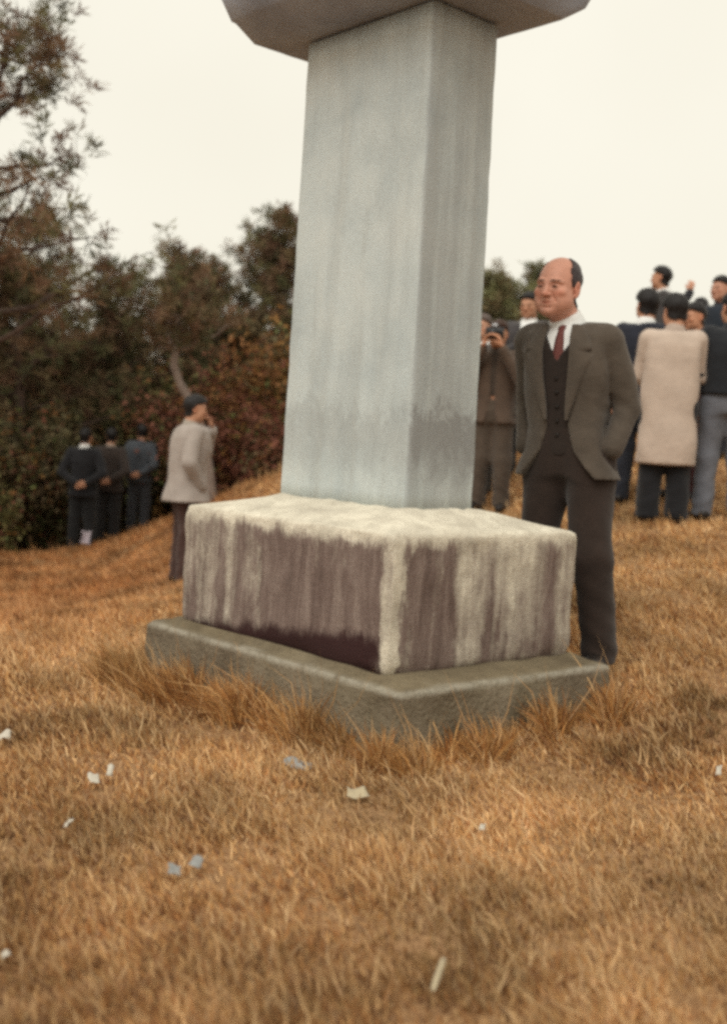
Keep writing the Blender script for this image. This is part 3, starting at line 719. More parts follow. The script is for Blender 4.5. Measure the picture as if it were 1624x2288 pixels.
            for i in range(nr - 1):
                for lay in (0, 1):
                    for j in range(5):
                        o_ = i * 12 + lay * 6 + j; qs.append((o_, o_ + 1, o_ + 13, o_ + 12) if (lay == 0) == (sd > 0) else (o_ + 12, o_ + 13, o_ + 1, o_))
                for j in (0, 5):
                    o_ = i * 12 + j; qs.append((o_, o_ + 6, o_ + 18, o_ + 12))
            obj('lapel', mesh_np('lapel', vs, qs), fab(jacket), jo)
    return P, J, s

gz = lambda x, y: float(ground_z(np.array([x]), np.array([y]))[0])
def at(x, y): return (x, y, gz(x, y) + .004)

# the balding man in the brown three-piece suit, hands in his pockets
SUIT = (.080, .064, .050)
pocket = {'L': ((.214, .062, 1.095), (.186, -.02, .915), (-.50, -.12, -1), (-1, 0, .2)), 'R': ((-.218, .062, 1.095), (-.183, -.02, .915), (.50, -.12, -1), (1, 0, .2))}
stance = {'L': ((.088, 0, .88), (.150, -.05, .47), (.190, .02, .075), (.215, -.16, .03)), 'R': ((-.085, 0, .88), (-.115, -.01, .47), (-.130, .03, .075), (-.17, -.15, .03))}
make_person('balding man in brown three-piece suit and maroon tie, hands in pockets by the plinth', (.850, 4.87, .115), R(-33), 1.70, .0068,
            head=(R(-4), R(7), R(3)), lean=(-.035, -.01), arms=pocket, legs=stance, girth=1.0, hair=(.045, .034, .036), hair_style='bald', skin=(.57, .285, .205),
            jacket=SUIT, jk_len=.79, jk_loose=.026, trousers=(.029, .019, .015), open_front=1.0, vest=(.026, .018, .0145), tie_on=True, seed=11, head_off=(-.030, -.040, .004), flare=.02, head_scale=1.07, jowl=.6, collar_h=.068, fold=1.2, buttons=True, lapels=True)

# the man in the pale wool jacket, side on, hand at his mouth
smoke = {'R': ((-.265, .04, 1.10), (-.185, -.10, .88), (.3, -.1, -1), (1, 0, 0)), 'L': ((.19, -.20, 1.18), (.02, -.215, 1.40), (-.15, .28, 1), (-.3, 1, 0))}
make_person('black-haired man in pale grey-tan jacket seen side on, hand raised to his mouth', at(-1.59, 10.26), R(112), 1.68, .010, head=(R(-8), R(10), 0), lean=(0, -.03), arms=smoke,
            jacket=(.34, .295, .265), hair_t=.009, jk_len=.74, jk_loose=.05, trousers=(.06, .032, .026), collar=(.3, .26, .22), seed=21, girth=1.06, flare=.03)

# three men with their backs turned at the edge of the wood
behind = {'L': ((.285, .12, 1.08), (.09, .185, .93), (-1, .1, -.25), (0, 1, 0)), 'R': ((-.285, .12, 1.08), (-.09, .185, .95), (1, .1, -.25), (0, 1, 0))}
gB = 'men standing with their backs turned at the wood'
make_person('man in near-black suit, leftmost of three seen from behind, hands clasped at his back', at(-3.94, 16.16), R(182), 1.70, .013, head=(R(-14), 0, 0), arms=behind,
            jacket=(.016, .016, .019), trousers=(.014, .014, .015), jk_len=.74, seed=31, group=gB)
make_person('man in dark brown suit, middle of three seen from behind, hands clasped at his back', at(-3.70, 16.7), R(176), 1.65, .013, head=(R(10), R(6), 0), arms=behind,
            jacket=(.038, .028, .024), trousers=(.020, .018, .018), jk_len=.76, collar=(.30, .24, .2), collar_h=.045, seed=33, group=gB)
make_person('man in slate blue jacket, rightmost of three seen from behind by the wood', at(-3.36, 17.2), R(170), 1.62, .013, head=(R(25), R(8), 0), arms=behind,
            jacket=(.062, .070, .082), trousers=(.045, .046, .052), jk_len=.80, collar=(.07, .08, .1), collar_h=.04, seed=35, group=gB)

# the man taking a picture beside the shaft
shoot = {'L': ((.26, -.16, 1.14), (.085, -.245, 1.44), (-.3, -.35, 1), (-1, -.1, 0)), 'R': ((-.26, -.16, 1.14), (-.085, -.245, 1.44), (.3, -.35, 1), (1, -.1, 0))}
make_person('man in brown suit holding a black camera up to his face beside the shaft', at(1.05, 9.76), R(-18), 1.60, .010, head=(0, R(8), 0), lean=(0, -.02), arms=shoot,
            jacket=(.085, .058, .042), trousers=(.075, .056, .042), hair=(.045, .022, .015), skin=(.50, .24, .14), open_front=.35, jk_len=.78, seed=41, hand_curl=.45, collar=(.06, .045, .035))
cam_x, cam_y = 1.05, 9.76
ca, sa = math.cos(R(-18)), math.sin(R(-18))
def loc18(lx, ly, lz, s=1.60 / 1.70): return (cam_x + (lx * ca - ly * sa) * s, cam_y + (lx * sa + ly * ca) * s, gz(cam_x, cam_y) + lz * s)
def bevel_box(sx, sy, sz, b=.006):
    V, Q, T = ring_stack([(sx - 2 * b, sy - 2 * b, -sz / 2, b), (sx, sy, -sz / 2 + b, b), (sx, sy, sz / 2 - b, b), (sx - 2 * b, sy - 2 * b, sz / 2, b)], 2)
    return V, Q, T
M_BLACK = NT('black_plastic'); M_BLACK.base((.012, .011, .012)); M_BLACK.b.inputs['Roughness'].default_value = .4; M_BLACK = M_BLACK.m
M_LENS = NT('lens_glass'); M_LENS.base((.01, .01, .015)); M_LENS.b.inputs['Roughness'].default_value = .08; M_LENS.b.inputs['Specular IOR Level'].default_value = .6; M_LENS = M_LENS.m
M_CHROME = NT('camera_trim'); M_CHROME.base((.30, .30, .31)); M_CHROME.b.inputs['Metallic'].default_value = .8; M_CHROME.b.inputs['Roughness'].default_value = .35; M_CHROME = M_CHROME.m
ph = empty('camera', loc18(0, -.20, 1.575), R(-18)); tag(ph, 'black film camera held up in front of the photographing man', 'camera')
V, Q, T = bevel_box(.15, .045, .095); obj('camera_body', mesh_np('camera_body', V, Q, T), M_BLACK, ph)
V, Q, T = cyl(.034, .030, -.022, -.085); obj('lens_barrel', mesh_np('lens_barrel', V, Q, T), M_BLACK, ph)
V, Q, T = cyl(.024, .024, -.0855, -.087); obj('lens', mesh_np('lens', V, Q, T), M_LENS, ph)
V, Q, T = bevel_box(.05, .04, .03); V = V + np.array((0, 0, .061)); obj('viewfinder_hump', mesh_np('viewfinder_hump', V, Q, T), M_CHROME, ph)

# the crowd to the right
hold = {'L': ((.25, -.06, 1.10), (.06, -.215, 1.20), (-1, -.2, .3), (0, 1, .2)), 'R': ((-.25, -.06, 1.10), (-.06, -.215, 1.18), (1, -.2, .3), (0, 1, .2))}
gC = 'people gathered on the rise to the right'
make_person('man in dark grey suit and white shirt standing behind the man with the camera', at(1.42, 10.74), R(-20), 1.68, .011, head=(R(-10), R(12), 0), arms=hold, jacket=(.055, .05, .052),
            trousers=(.03, .03, .03), open_front=.9, tie_on=False, seed=51, group=gC)
make_person('person with greying hair half hidden behind the right edge of the shaft', at(.97, 10.45), R(-15), 1.62, .012, head=(R(-15), R(4), 0), jacket=(.07, .06, .055), hair=(.10, .075, .065), skin=(.50, .27, .18), open_front=.6, seed=53, group=gC)
make_person('black-haired person in long beige coat seen from behind beside the suited man', at(2.20, 8.54), R(172), 1.68, .010, head=(R(22), R(14), 0), lean=(0, -.03), jacket=(.47, .38, .315), hair_t=.016, jk_len=.43, jk_loose=.035, arms={'L': ((.215, -.10, 1.10), (.13, -.24, 1.02), (-1, -.4, .2), (0, 1, 0)), 'R': ((-.215, -.10, 1.10), (-.13, -.24, 1.02), (1, -.4, .2), (0, 1, 0))},
            trousers=(.012, .012, .014), leg_w=1.15, collar=(.4, .32, .27), seed=61, girth=.97, flare=.0, straight=True, group=gC)
make_person('man in navy suit with white collar seen from behind, left of the beige coat', at(2.15, 9.25), R(160), 1.71, .011, hair_t=.013, head=(R(30), R(6), 0), jacket=(.018, .020, .030), trousers=(.02, .022, .03), seed=63, group=gC)
make_person('person in short black jacket and grey-blue trousers seen from behind at the right edge', at(2.65, 8.62), R(176), 1.70, .010, head=(R(15), R(10), 0), jacket=(.016, .018, .022), jk_len=.93, jk_loose=.045,
            trousers=(.125, .13, .15), legs={'L': ((.088, 0, .88), (.115, -.015, .47), (.13, .02, .075), (.15, -.17, .03)), 'R': ((-.088, 0, .88), (-.115, -.015, .47), (-.13, .02, .075), (-.15, -.17, .03))}, seed=65, group=gC, collar=(.02, .02, .025))
make_person('person in maroon trousers facing left, between the beige coat and the black jacket', at(2.60, 9.45), R(-62), 1.60, .011, head=(R(-6), R(10), 0), jacket=(.05, .025, .028), trousers=(.055, .018, .020), skin=(.5, .24, .14), seed=67, group=gC)
wave = {'L': ((.27, .03, 1.55), (.14, .0, 1.76), (-.1, 0, 1), (0, -1, 0)), 'R': ((-.235, .03, 1.08), (-.235, -.05, .84), (0, -.1, -1), (1, 0, 0)), 'up': 1}
make_person('small dark-haired person with one arm raised among the crowd', at(3.18, 11.4), R(178), 1.45, .012, jacket=(.02, .02, .024), arms=wave, skin=(.5, .25, .16), seed=71, group=gC)
make_person('person in dark navy facing left, highest at the right edge of the crowd', at(3.24, 10.96), R(-48), 1.70, .011, head=(R(-10), R(4), 0), jacket=(.018, .024, .034), trousers=(.02, .02, .025), skin=(.46, .24, .165), seed=73, group=gC, collar=(.02, .025, .034))
make_person('dark-haired man standing highest on the mound, head turned left', at(2.97, 12.15), R(-100), 1.68, .012, head=(R(-20), 0, 0), jacket=(.05, .045, .045), trousers=(.03, .03, .03), seed=75, group=gC)
# ------------------------------------------------------------------ trees
def bark_mat(name, a, b):
    m = NT(name); v = m.coord((1, 1, .25)); f = m.noise(v, 18, 5, .65, .4)
    m.base(m.ramp(f, [(.3, a), (.7, b)])); m.bump(f, .9, .03); return m.m
M_BARK = bark_mat('pine_bark', (.045, .030, .024), (.13, .085, .065))
M_PALE = bark_mat('pale_bark', (.17, .125, .105), (.33, .26, .22))
M_LEAF = mat_attr('needles', .7, .15, .25, 3, .18)

def tube(path, radii, n=7):
    path = np.asarray(path, float); V = []; up_ = np.array((0.3, .9, .2))
    for i, p in enumerate(path):
        t = path[min(i + 1, len(path) - 1)] - path[max(i - 1, 0)]; t /= np.linalg.norm(t) + 1e-9
        a = np.cross(t, up_); a /= np.linalg.norm(a) + 1e-9; b = np.cross(t, a)
        for k in range(n):
            an = k / n * 2 * math.pi; V.append(p + radii[i] * (math.cos(an) * a + math.sin(an) * b))
    Q = []
    for i in range(len(path) - 1):
        for k in range(n): Q.append((i * n + k, i * n + (k + 1) % n, (i + 1) * n + (k + 1) % n, (i + 1) * n + k))
    V.append(path[-1]); T = [((len(path) - 1) * n + k, (len(path) - 1) * n + (k + 1) % n, len(V) - 1) for k in range(n)]
    return np.array(V), np.array(Q), np.array(T)

def join(parts):
    Vs, Qs, Ts, o = [], [], [], 0
    for V, Q, T in parts:
        Vs.append(V)
        if Q is not None and len(Q): Qs.append(np.asarray(Q) + o)
        if T is not None and len(T): Ts.append(np.asarray(T) + o)
        o += len(V)
    return np.concatenate(Vs), np.concatenate(Qs) if Qs else None, np.concatenate(Ts) if Ts else None

def needles(centers, dirs, rg, per=34, length=.16, width=.0105, spread=1.0):
    """bundles of thin needle blades round each twig end"""
    n = len(centers) * per
    c = np.repeat(centers, per, 0) + rg.normal(0, .035, (n, 3)); d = np.repeat(dirs, per, 0) + rg.normal(0, spread, (n, 3))
    d /= np.linalg.norm(d, axis=1, keepdims=True); L = length * rg.uniform(.6, 1.2, n)[:, None]
    s = np.cross(d, rg.normal(0, 1, (n, 3))); s /= np.linalg.norm(s, axis=1, keepdims=True) + 1e-9
    w_ = width * rg.uniform(.7, 1.3, n)[:, None]
    V = np.stack([c, c + d * L * .55 + s * w_, c + d * L, c + d * L * .55 - s * w_], 1).reshape(-1, 3)
    b = np.arange(n)[:, None] * 4
    return V, b + np.array([[0, 1, 2, 3]]), None

def leaves(centers, rg, per=10, size=.07, spread=.1):
    n = len(centers) * per
    c = np.repeat(centers, per, 0) + rg.normal(0, spread, (n, 3)); d = rg.normal(0, 1, (n, 3)) + (0, 0, -.2); d /= np.linalg.norm(d, axis=1, keepdims=True)
    s = np.cross(d, rg.normal(0, 1, (n, 3))); s /= np.linalg.norm(s, axis=1, keepdims=True) + 1e-9
    L = size * rg.uniform(.6, 1.4, n)[:, None]; w_ = L * .27
    V = np.stack([c, c + d * L * .5 + s * w_, c + d * L, c + d * L * .5 - s * w_], 1).reshape(-1, 3)
    b = np.arange(n)[:, None] * 4
    return V, b + np.array([[0, 1, 2, 3]]), None

PINE_C = [(.140, .128, .060), (.165, .124, .066), (.195, .120, .070), (.115, .115, .058), (.180, .105, .068)]
SHRUB_C = [(.155, .108, .060), (.150, .134, .052), (.26, .125, .052), (.120, .102, .052), (.21, .085, .056), (.27, .145, .050), (.125, .142, .050)]

def pine(label, x, y, top, seed, lean=0., base_frac=.35, spread=1.2, pale=False, per=30, ntw=7, nl=26, path=None, cols=PINE_C, needle=.16, group='pines along the edge of the wood', up_=.25):
    rg = np.random.default_rng(seed); z0 = gz(x, y); H = top - z0
    t = empty('pine_tree', (x, y, z0)); tag(t, label, 'tree', group)
    n = 12; bend = rg.normal(0, .06 * H / 4, 2)
    if path is None:
        path = [(lean * (i / (n - 1)) ** 1.5 + bend[0] * math.sin(i / n * 5), bend[1] * math.sin(i / n * 4), H * .93 * i / (n - 1) - (.15 if i == 0 else 0)) for i in range(n)]
    path = np.array(path, float); n = len(path); rad = np.linspace(.022 * H + .02, .035 if pale else .012, n) * (1 + .10 * np.sin(np.arange(n) * 2.3 + seed))
    V, Q, T = tube(path, rad, 9); obj('trunk', mesh_np('trunk', V, Q, T, smooth=True), M_PALE if pale else M_BARK, t)
    limbs, cen, dr = [], [], []
    for k in range(nl):
        f = base_frac + (1 - base_frac) * (k + rg.uniform(0, 1)) / nl; f = min(f, .99)
        i = f * (n - 1); i0 = int(i); p = path[i0] + (path[min(i0 + 1, n - 1)] - path[i0]) * (i - i0)
        az = k * 2.4 + rg.uniform(-.5, .5); L = spread * (1.05 - .75 * ((f - base_frac) / (1 - base_frac)) ** 1.3) * rg.uniform(.6, 1.25)
        d = np.array((math.cos(az), math.sin(az), up_ + rg.uniform(-.15, .35))); m = 6
        lp = [p + d * L * j / m + np.array((0, 0, .10 * L * (j / m) ** 2)) + rg.normal(0, .03, 3) * (j > 0) for j in range(m + 1)]
        limbs.append(tube(lp, np.linspace(.022 + .010 * L, .006, m + 1), 5))
        for j in range(2, m + 1):
            for q in range(ntw if j > 2 else ntw // 2):
                sd = rg.normal(0, 1, 3) * (1, 1, .55); sd /= np.linalg.norm(sd); sl_ = rg.uniform(.10, .34) * (.6 + .5 * L)
                e = lp[j] + sd * sl_ + (0, 0, .05)
                if q % 2 == 0: limbs.append(tube([lp[j], e], [.006, .003], 3))
                cen.append(e); dr.append(sd * .6 + (0, 0, .55))
    V, Q, T = join(limbs); obj('limbs', mesh_np('limbs', V, Q, T, smooth=True), M_PALE if pale else M_BARK, t)
    cen, dr = np.array(cen), np.array(dr)
    V, Q, T = needles(cen, dr, rg, per, needle); me = mesh_np('crown', V, Q, T)
    pal = np.array(cols); cc = pal[rg.integers(0, len(pal), len(cen))] * rg.uniform(.6, 1.35, (len(cen), 1))
    set_col(me, np.repeat(cc, per * 4, 0)); obj('crown', me, M_LEAF, t)
    return t

def shrub(label, x, y, hgt, wid, seed, cols=SHRUB_C, nst=16, dens=1., leaf=.09, group='dark shrubs filling the edge of the wood'):
    rg = np.random.default_rng(seed); z0 = gz(x, y); t = empty('shrub', (x, y, z0)); tag(t, label, 'shrub', group)
    st, cen = [], []
    for k in range(nst):
        az = rg.uniform(0, 6.28); r = wid * rg.uniform(.15, 1) ** .7; hh = hgt * rg.uniform(.6, 1.05) * (1 - .35 * (r / wid) ** 2)
        e = np.array((math.cos(az) * r, math.sin(az) * r, hh)); m = 6
        lp = [np.array((0, 0, -.1)) + (e - (0, 0, -.1)) * (j / m) * np.array((1, 1, 1)) + np.array((0, 0, .12 * hgt * math.sin(j / m * 3.1))) + rg.normal(0, .04, 3) * (j > 0) for j in range(m + 1)]
        st.append(tube(lp, np.linspace(.022, .005, m + 1), 5))
        for j in range(1, m + 1):
            for q in range(int(7 * dens)): cen.append(lp[j] + rg.normal(0, .17, 3) * (1, 1, .9))
    V, Q, T = join(st); obj('stems', mesh_np('stems', V, Q, T, smooth=True), M_BARK, t)
    cen = np.array(cen); cen[:, 2] = np.maximum(cen[:, 2], .05)
    V, Q, T = leaves(cen, rg, 9, leaf, .11); me = mesh_np('foliage', V, Q, T)
    pal = np.array(cols); main = rg.integers(0, len(pal)); pick = np.where(rg.uniform(0, 1, len(cen)) < .6, main, rg.integers(0, len(pal), len(cen)))
    cc = pal[pick] * rg.uniform(.55, 1.4, (len(cen), 1)); set_col(me, np.repeat(cc, 9 * 4, 0)); obj('foliage', me, M_LEAF, t)

pine('tall pine reaching in from the left edge with open layered boughs', -4.62, 13.4, 6.1, 101, lean=.15, base_frac=.36, spread=2.25, per=22, ntw=4, nl=28, group=None, needle=.17)
pine('pine behind the tall left-edge pine, its boughs hanging lower and denser', -5.35, 17.6, 4.3, 103, base_frac=.35, spread=1.6, per=22, ntw=5, nl=22, group=None, up_=.4)
pl = [(0, 0, -.2), (-.08, 0, .4), (-.18, .02, .85), (-.34, .05, 1.3), (-.55, .08, 1.6), (-.65, .10, 1.85), (-.63, .12, 2.1), (-.57, .16, 2.4), (-.5, .2, 2.8)]
pine('pine with bare pale crooked trunk leaning left behind the pale-jacketed man', -2.08, 15.9, 3.1, 102, base_frac=.72, spread=.8, pale=True, path=pl, nl=9, ntw=4, per=22, group=None)
for i, (x, y, top, sp, lab) in enumerate([
        (-5.6, 18.6, 3.6, 1.2, 'brown-green pine by the left edge, in front of the taller pine'), (-4.35, 19.4, 3.7, 1.1, 'low brownish pine above the near-black suited man'),
        (-3.55, 20.6, 4.4, 1.0, 'wispy dusky pine just left of the crooked pale trunk'), (-2.75, 19.6, 4.0, 1.0, 'wispy dusky pine right above the crooked pale trunk'),
        (-2.05, 20.8, 4.75, 1.0, 'wispy dusky pine between the crooked trunk and the shaft'), (-1.5, 19.6, 4.95, .95, 'tallest wispy pine touching the left edge of the shaft'),
        (-.55, 21.4, 4.5, 1.2, 'pine mostly hidden behind the shaft'), (-6.8, 17.2, 4.6, 1.4, 'dense pine cut by the left edge behind the boughs'),
        (-3.1, 23, 3.4, 1.2, 'farther pine deep in the wood behind the crooked trunk'), (-5.0, 23, 3.4, 1.2, 'farther pine deep in the wood above the three men'),
        (-1.1, 23.4, 3.9, 1.2, 'farther pine deep in the wood close by the shaft'), (-6.6, 21.5, 4.2, 1.3, 'farther pine deep in the wood at the left edge')]):
    pine(lab, x, y, top, 110 + i, base_frac=.25, spread=sp, ntw=5, per=24, up_=.55)
for i, (x, y, top, sp, lab) in enumerate([(2.15, 19.8, 4.05, .85, 'rounded olive pine between the shaft and the balding man'), (2.95, 21.4, 4.6, .65, 'pine with a tall sprig rising behind the balding man\'s head'),
                                          (4.6, 23, 3.2, 1.2, 'low dark pine beyond the balding man\'s shoulder'), (6.0, 23, 3.1, 1.2, 'low pine behind the crowd, farther right'), (3.7, 24, 3.2, 1.1, 'low pine farthest back behind the balding man')]):
    pine(lab, x, y, top, 150 + i, base_frac=.25, spread=sp, cols=[(.19, .19, .09), (.16, .155, .085), (.21, .165, .09)], group='pines beyond the mound', up_=.3)
SH = [(-6.6, 15.9, 1.7, 1.0, 'shrub at the far left edge above the grass'), (-5.6, 16.6, 2.0, 1.0, 'shrub near the left edge, left of the three men'), (-4.9, 17.2, 2.3, 1.0, 'shrub just left of the near-black suited man'),
      (-4.2, 18.4, 2.5, 1.1, 'shrub right behind the near-black suited man'), (-3.4, 19.0, 2.6, 1.1, 'shrub right behind the slate-jacketed man'), (-2.6, 18.3, 2.4, 1.0, 'shrub between the slate-jacketed man and the pale-jacketed man'),
      (-1.9, 18.0, 2.3, 1.0, 'shrub right of the pale-jacketed man\'s head'), (-1.2, 18.4, 2.5, 1.1, 'shrub against the left edge of the shaft'), (-.4, 19, 2.6, 1.1, 'shrub mostly hidden behind the shaft'),
      (-6.0, 18.2, 2.8, 1.2, 'taller shrub in the second row at the left edge'), (-5.0, 19.8, 3.1, 1.2, 'taller shrub in the second row, left above the three men'), (-3.9, 20.2, 3.3, 1.2, 'taller shrub in the second row, right above the three men'),
      (-2.9, 20.6, 3.3, 1.2, 'taller shrub in the second row behind the crooked trunk'), (-1.9, 20.2, 3.2, 1.2, 'taller shrub in the second row right of the crooked trunk'), (-.9, 20.6, 3.3, 1.2, 'taller shrub in the second row by the shaft'),
      (-2.3, 17.2, 1.4, .7, 'low shrub at the grass crest behind the pale-jacketed man'), (-1.5, 16.9, 1.1, .7, 'low shrub at the grass crest beside the shaft'), (-5.3, 15.6, 1.0, .5, 'small low shrub on the grass left of the three men')]
for k, (x, y, h_, w_, lab) in enumerate(SH):
    shrub('dark russet-green ' + lab, x, y, h_, w_, 200 + k, nst=20 if h_ > 2.2 else 16)

# the wood beyond: one unbroken dark mass of leaves
rg = np.random.default_rng(5)
cen = np.c_[rg.uniform(-13, 1.6, 9000), rg.uniform(22.5, 28, 9000), rg.uniform(0, 1, 9000)]
cen[:, 2] = ground_z(cen[:, 0], cen[:, 1]) + .1 + cen[:, 2] ** .8 * (3.6 + .5 * np.sin(cen[:, 0] * 1.7) + .3 * np.sin(cen[:, 0] * 4.1))
V, Q, T = leaves(cen, rg, 7, .24, .22); me = mesh_np('far_wood', V, Q, T)
pal = np.array([(.14, .115, .062), (.16, .11, .065), (.12, .11, .06)]); set_col(me, np.repeat(pal[rg.integers(0, 3, 9000)] * rg.uniform(.6, 1.3, (9000, 1)), 28, 0))
tag(obj('far_wood', me, M_LEAF), 'dark wood behind the pines reading as one mass', kind='stuff')

# ------------------------------------------------------------------ grass
M_GRASS = mat_attr('dry_grass', .75, .12, .12, 9, .22)
def in_stele(x, y, m=0.0):
    dx, dy = x - X0, y - Y0; c, s = math.cos(YAW), math.sin(YAW)
    a = dx * c + dy * s; b = -dx * s + dy * c
    return (np.abs(a) < W3 / 2 + m) & (np.abs(b) < D3 / 2 + m), np.maximum(np.abs(a) - W3 / 2, np.abs(b) - D3 / 2)
def vnoise(x, y, f, seed):
    rg_ = np.random.default_rng(seed); t = 0
    for i in range(7):
        a = rg_.uniform(0, 6.28); ff = f * rg_.uniform(.6, 1.7); t = t + np.sin((x * math.cos(a) + y * math.sin(a)) * ff + rg_.uniform(0, 6.28))
    return t / 2.6
def grass(name, label, x, y, length, width, rg, lean=.55, pal_shift=0.):
    n = len(x); z = ground_z(x, y) - .008
    p = np.c_[x, y, z]
    wind = np.array((-.62, .10, 0))
    d = np.tile((0, 0, 1.), (n, 1)) + wind * lean + rg.normal(0, .52, (n, 3)) * (1, 1, .25)
    d /= np.linalg.norm(d, axis=1, keepdims=True)
    L = (length * rg.uniform(.5, 1.25, n))[:, None]; lng = rg.uniform(0, 1, n) < .035; L[lng] *= 1.9
    s = np.cross(d, np.c_[rg.normal(0, .5, n), -np.ones(n), rg.normal(0, .3, n)]); s /= np.linalg.norm(s, axis=1, keepdims=True) + 1e-9
    w_ = (width * rg.uniform(.6, 1.3, n))[:, None]
    bend = wind * .35 * lean + rg.normal(0, .16, (n, 3)); bend[:, 2] -= .12
    m1 = p + d * L * .55; tip = p + d * L + bend * L * .55
    fa = y > 5.2; ne = ~fa; nn_, nf_ = int(ne.sum()), int(fa.sum())      # bent blades near, plain ones farther off
    Vn = np.stack([p - s * w_, p + s * w_, m1 + s * w_ * .75, m1 - s * w_ * .75, tip], 1)[ne].reshape(-1, 3)
    Vf = np.stack([p - s * w_ * 1.3, p + s * w_ * 1.3, tip], 1)[fa].reshape(-1, 3)
    b = np.arange(nn_)[:, None] * 5; bf = nn_ * 5 + np.arange(nf_)[:, None] * 3
    me = mesh_np(name, np.concatenate([Vn, Vf]), b + np.array([[0, 1, 2, 3]]), np.concatenate([b + np.array([[3, 2, 4]]), bf + np.array([[0, 1, 2]])]))
    pal = np.array([(.55, .345, .160), (.47, .265, .108), (.37, .182, .072), (.66, .455, .245), (.21, .105, .052), (.51, .325, .18)])
    pn = vnoise(x, y, 3.2, 3) + vnoise(x, y, 9, 4) * .6 + pal_shift
    wts = np.c_[.30 + 0 * pn, .28 + 0 * pn, .22 + .20 * np.clip(pn, 0, 1.5), .16 - .10 * np.clip(pn, -1, 1), .10 + .20 * np.clip(pn, 0, 1.5), .14 - .08 * np.clip(pn, -1, 1)]
    wts = np.clip(wts, .01, None); wts /= wts.sum(1, keepdims=True); pick = (rg.uniform(0, 1, n)[:, None] > np.cumsum(wts, 1)).sum(1).clip(0, 5)
    big = .22 * vnoise(x, y, 4.2, 9) + .17 * vnoise(x, y, 10, 17) + .10 * vnoise(x, y, 1.3, 19)
    if pal_shift: pal = pal * np.array((.95, .86, .72))
    big = big + .10 * np.clip((2.9 - y) / 1.2, 0, 1)          # blade colour darkens gradually towards the foreground
    cc = pal[pick] * rg.uniform(.7, 1.25, (n, 1)) * (1 - np.clip(big, -.3, .5))[:, None]
    cc[lng] = cc[lng] * .5 + np.array((.66, .46, .25)) * .5
    bank = np.clip((-x - .8) / 1.2, 0, 1) * np.clip((y - 4.5) / 2.5, 0, 1)   # russet grass on the left-hand bank
    cc = cc * (1 - bank[:, None] * np.array((.10, .26, .34)))
    set_col(me, np.concatenate([np.repeat(cc[ne], 5, 0), np.repeat(cc[fa], 3, 0)]))
    return tag(obj(name, me, M_GRASS), label, kind='stuff')
rg = np.random.default_rng(12)
N = 560000
Yd = 1.35 * (19.0 / 1.35) ** rg.uniform(0, 1, N) ** 1.12
half = .345 * Yd + .85
xs = rg.uniform(-1, 1, N) * half + .01 * Yd
clump = vnoise(xs, Yd, 11, 21) + vnoise(xs, Yd, 27, 22) * .7
keep = (rg.uniform(0, 1, N) < .70 + .34 * np.clip(clump, -1.2, 1)) & ~in_stele(xs, Yd, -.01)[0]
keep &= ~((Yd > 16.9) & (xs < -.5))
xs, Yd = xs[keep], Yd[keep]; cl = clump[keep]
Lb = (.040 + .0035 * np.clip(Yd - 3, 0, 14)) * (1 + .25 * np.clip(cl, -1, 1))
grass('dry_grass', 'short dry brown grass combed to the left over the whole ground', xs, Yd, Lb, .0012 + .00055 * Yd, rg)
# taller rusty tufts against the slab
N = 17000
a = rg.uniform(-W3 / 2 - .12, W3 / 2 + .12, N); b = np.where(rg.uniform(0, 1, N) < .9, -D3 / 2 - np.abs(rg.normal(0, .09, N)) - .01, 0)
sw = rg.uniform(0, 1, N) < .42
a2 = W3 / 2 + np.abs(rg.normal(0, .10, N)) + .01; b2 = rg.uniform(-D3 / 2 - .12, D3 / 2 + .1, N)
a = np.where(sw, a2, a); b = np.where(sw, b2, np.where(b == 0, -D3 / 2 - .02, b))
near_c = np.exp(-((a - W3 / 2) ** 2 + (b + D3 / 2) ** 2) / .05)
tuft = -.6 * near_c + np.where(sw, -.3, .5 * (a < .2)) + np.sin(a * 15 + 1) + np.sin(a * 34 + b * 19) + np.sin(b * 17) ; keep = rg.uniform(-.6, 3.0, N) < tuft
a, b, tuft = a[keep], b[keep], tuft[keep]
c, s = math.cos(YAW), math.sin(YAW); xs, ys = X0 + a * c - b * s, Y0 + a * s + b * c
grass('tall_grass', 'taller rusty tufts of dry grass against the base slab', xs, ys, (.075 + .055 * np.clip(tuft, 0, 2.2)), .0024, rg, lean=.5, pal_shift=.7)

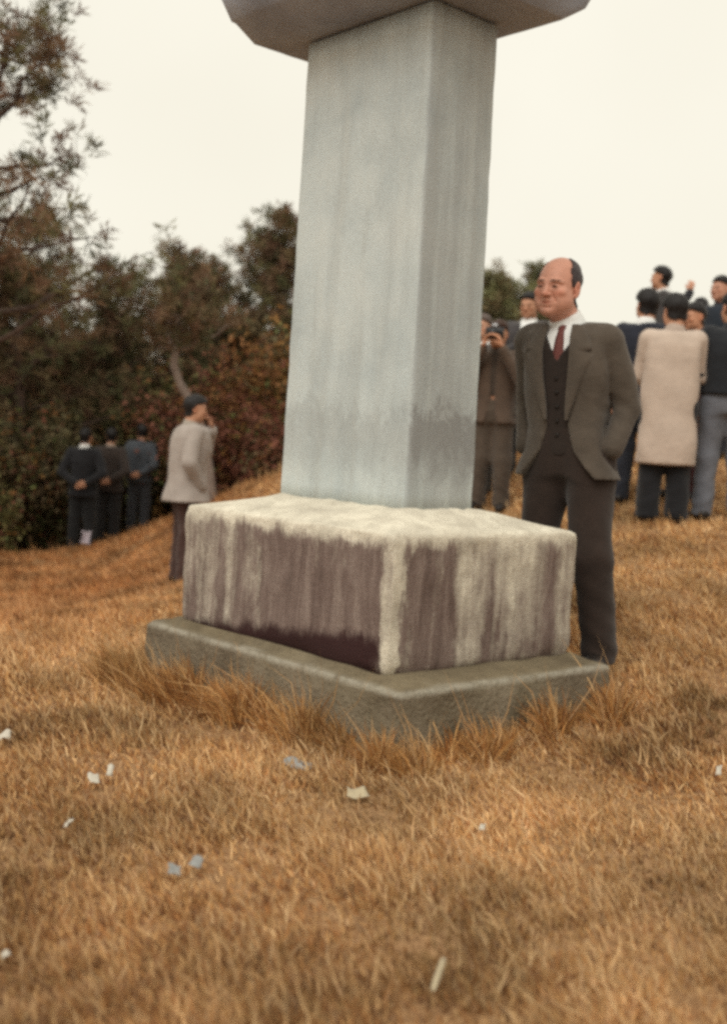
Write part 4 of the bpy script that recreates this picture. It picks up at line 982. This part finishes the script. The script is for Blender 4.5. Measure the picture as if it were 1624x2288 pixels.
# ------------------------------------------------------------------ litter on the grass
M_PAPER = mat_fabric('paper', (.50, .46, .385), .08, 20, .7)
M_PAPER_B = mat_fabric('grey_blue_paper', (.25, .255, .25), .12, 20, .7)
M_PAPER_L = mat_fabric('lilac_paper', (.42, .36, .40), .1, 20, .8)
M_PAPER_Y = mat_fabric('dirty_paper', (.42, .35, .23), .15, 20, .8)
def scrap(label, x, y, lx, ly, rz, mat, seed, name='paper_scrap', lift=.030, tilt=(0, 0), group='scraps of paper on the grass', curl=.01):
    rg_ = np.random.default_rng(seed); n = 6; V = []
    ph_ = rg_.uniform(0, 6, 3)
    for lay in (0, 1):
        for i in range(n):
            for j in range(n):
                u, v2 = i / (n - 1) - .5, j / (n - 1) - .5
                zc = curl * (math.sin(u * 4 + ph_[0]) + .7 * math.sin(v2 * 5 + ph_[1]) + .5 * math.sin((u + v2) * 7 + ph_[2]))
                V.append((u * lx * .8 * (1 + .12 * math.sin(v2 * 5 + ph_[2])), v2 * ly * .8 * (1 + .10 * math.sin(u * 6 + ph_[0])), zc + (.0012 if lay else 0)))
    Q = []
    nn_ = n * n
    for i in range(n - 1):
        for j in range(n - 1):
            q = (i * n + j, (i + 1) * n + j, (i + 1) * n + j + 1, i * n + j + 1)
            Q.append(tuple(nn_ + t for t in q)); Q.append(q[::-1])
    rim = [i * n for i in range(n)] + [(n - 1) * n + j for j in range(1, n)] + [i * n + n - 1 for i in range(n - 2, -1, -1)] + [j for j in range(n - 2, 0, -1)]
    for i in range(len(rim)):
        p_, q_ = rim[i], rim[(i + 1) % len(rim)]; Q.append((p_, q_, nn_ + q_, nn_ + p_))
    o = obj(name, mesh_np(name, V, Q), mat); o.location = (x, y, gz(x, y) + lift); o.rotation_euler = (tilt[0], tilt[1], rz)
    return tag(o, label, 'paper', group)
scrap('larger of two white paper scraps lying side by side at left', -.705, 3.16, .036, .05, R(25), M_PAPER, 1, tilt=(R(20), 0), lift=.04, curl=.003)
scrap('smaller upright one of two white paper scraps at left', -.675, 3.23, .022, .045, R(10), M_PAPER, 2, tilt=(R(45), R(10)), lift=.045, curl=.003)
scrap('pale scrap at the left edge of the grass, level with the slab', -1.10, 3.62, .06, .05, R(5), M_PAPER, 3, tilt=(R(18), 0), lift=.038)
scrap('small white scrap below the pair at left', -.675, 2.77, .018, .035, R(-20), M_PAPER, 4, tilt=(R(35), 0), lift=.04, curl=.004)
scrap('crumpled cream paper on the grass in front of the slab corner', .03, 3.29, .075, .07, R(12), M_PAPER_Y, 5, tilt=(R(12), 0), lift=.028, curl=.006)
scrap('grey flattened wrapper half buried left of the slab corner', -.16, 3.60, .11, .06, R(-25), M_PAPER_B, 6, name='crumpled_wrapper', tilt=(R(20), 0), lift=.024, curl=.006)
scrap('grey-blue scrap, left of a pair in the near grass', -.375, 2.53, .035, .04, R(10), M_PAPER_B, 7, tilt=(R(15), 0), lift=.034, curl=.005)
scrap('grey-blue scrap, right of a pair in the near grass', -.335, 2.58, .035, .04, R(-30), M_PAPER_B, 8, tilt=(R(15), 0), lift=.036, curl=.005)
scrap('tiny white scrap alone in the grass right of centre', .36, 2.97, .018, .026, R(-25), M_PAPER, 9, tilt=(R(35), 0), lift=.04, curl=.003)
scrap('white scrap at the right edge of the grass', 1.15, 3.54, .02, .045, R(-20), M_PAPER, 10, tilt=(R(35), 0), lift=.045, curl=.004)
scrap('white scrap low at the left edge of the grass', -.615, 2.09, .018, .018, R(30), M_PAPER, 11, tilt=(R(25), 0), lift=.036, curl=.003)
scrap('long pale curled leaf at the bottom of the picture', .185, 2.05, .014, .09, R(-12), M_PAPER_Y, 12, name='dry_leaf', tilt=(R(25), R(15)), lift=.045, group=None, curl=.005)['category'] = 'leaf'
scrap('pale lilac sheet by the feet of the near-black suited man', -3.80, 15.85, .15, .24, R(25), M_PAPER_L, 13, name='pale_sheet', tilt=(R(58), R(12)), lift=.16, group=None, curl=.03)['category'] = 'sheet'
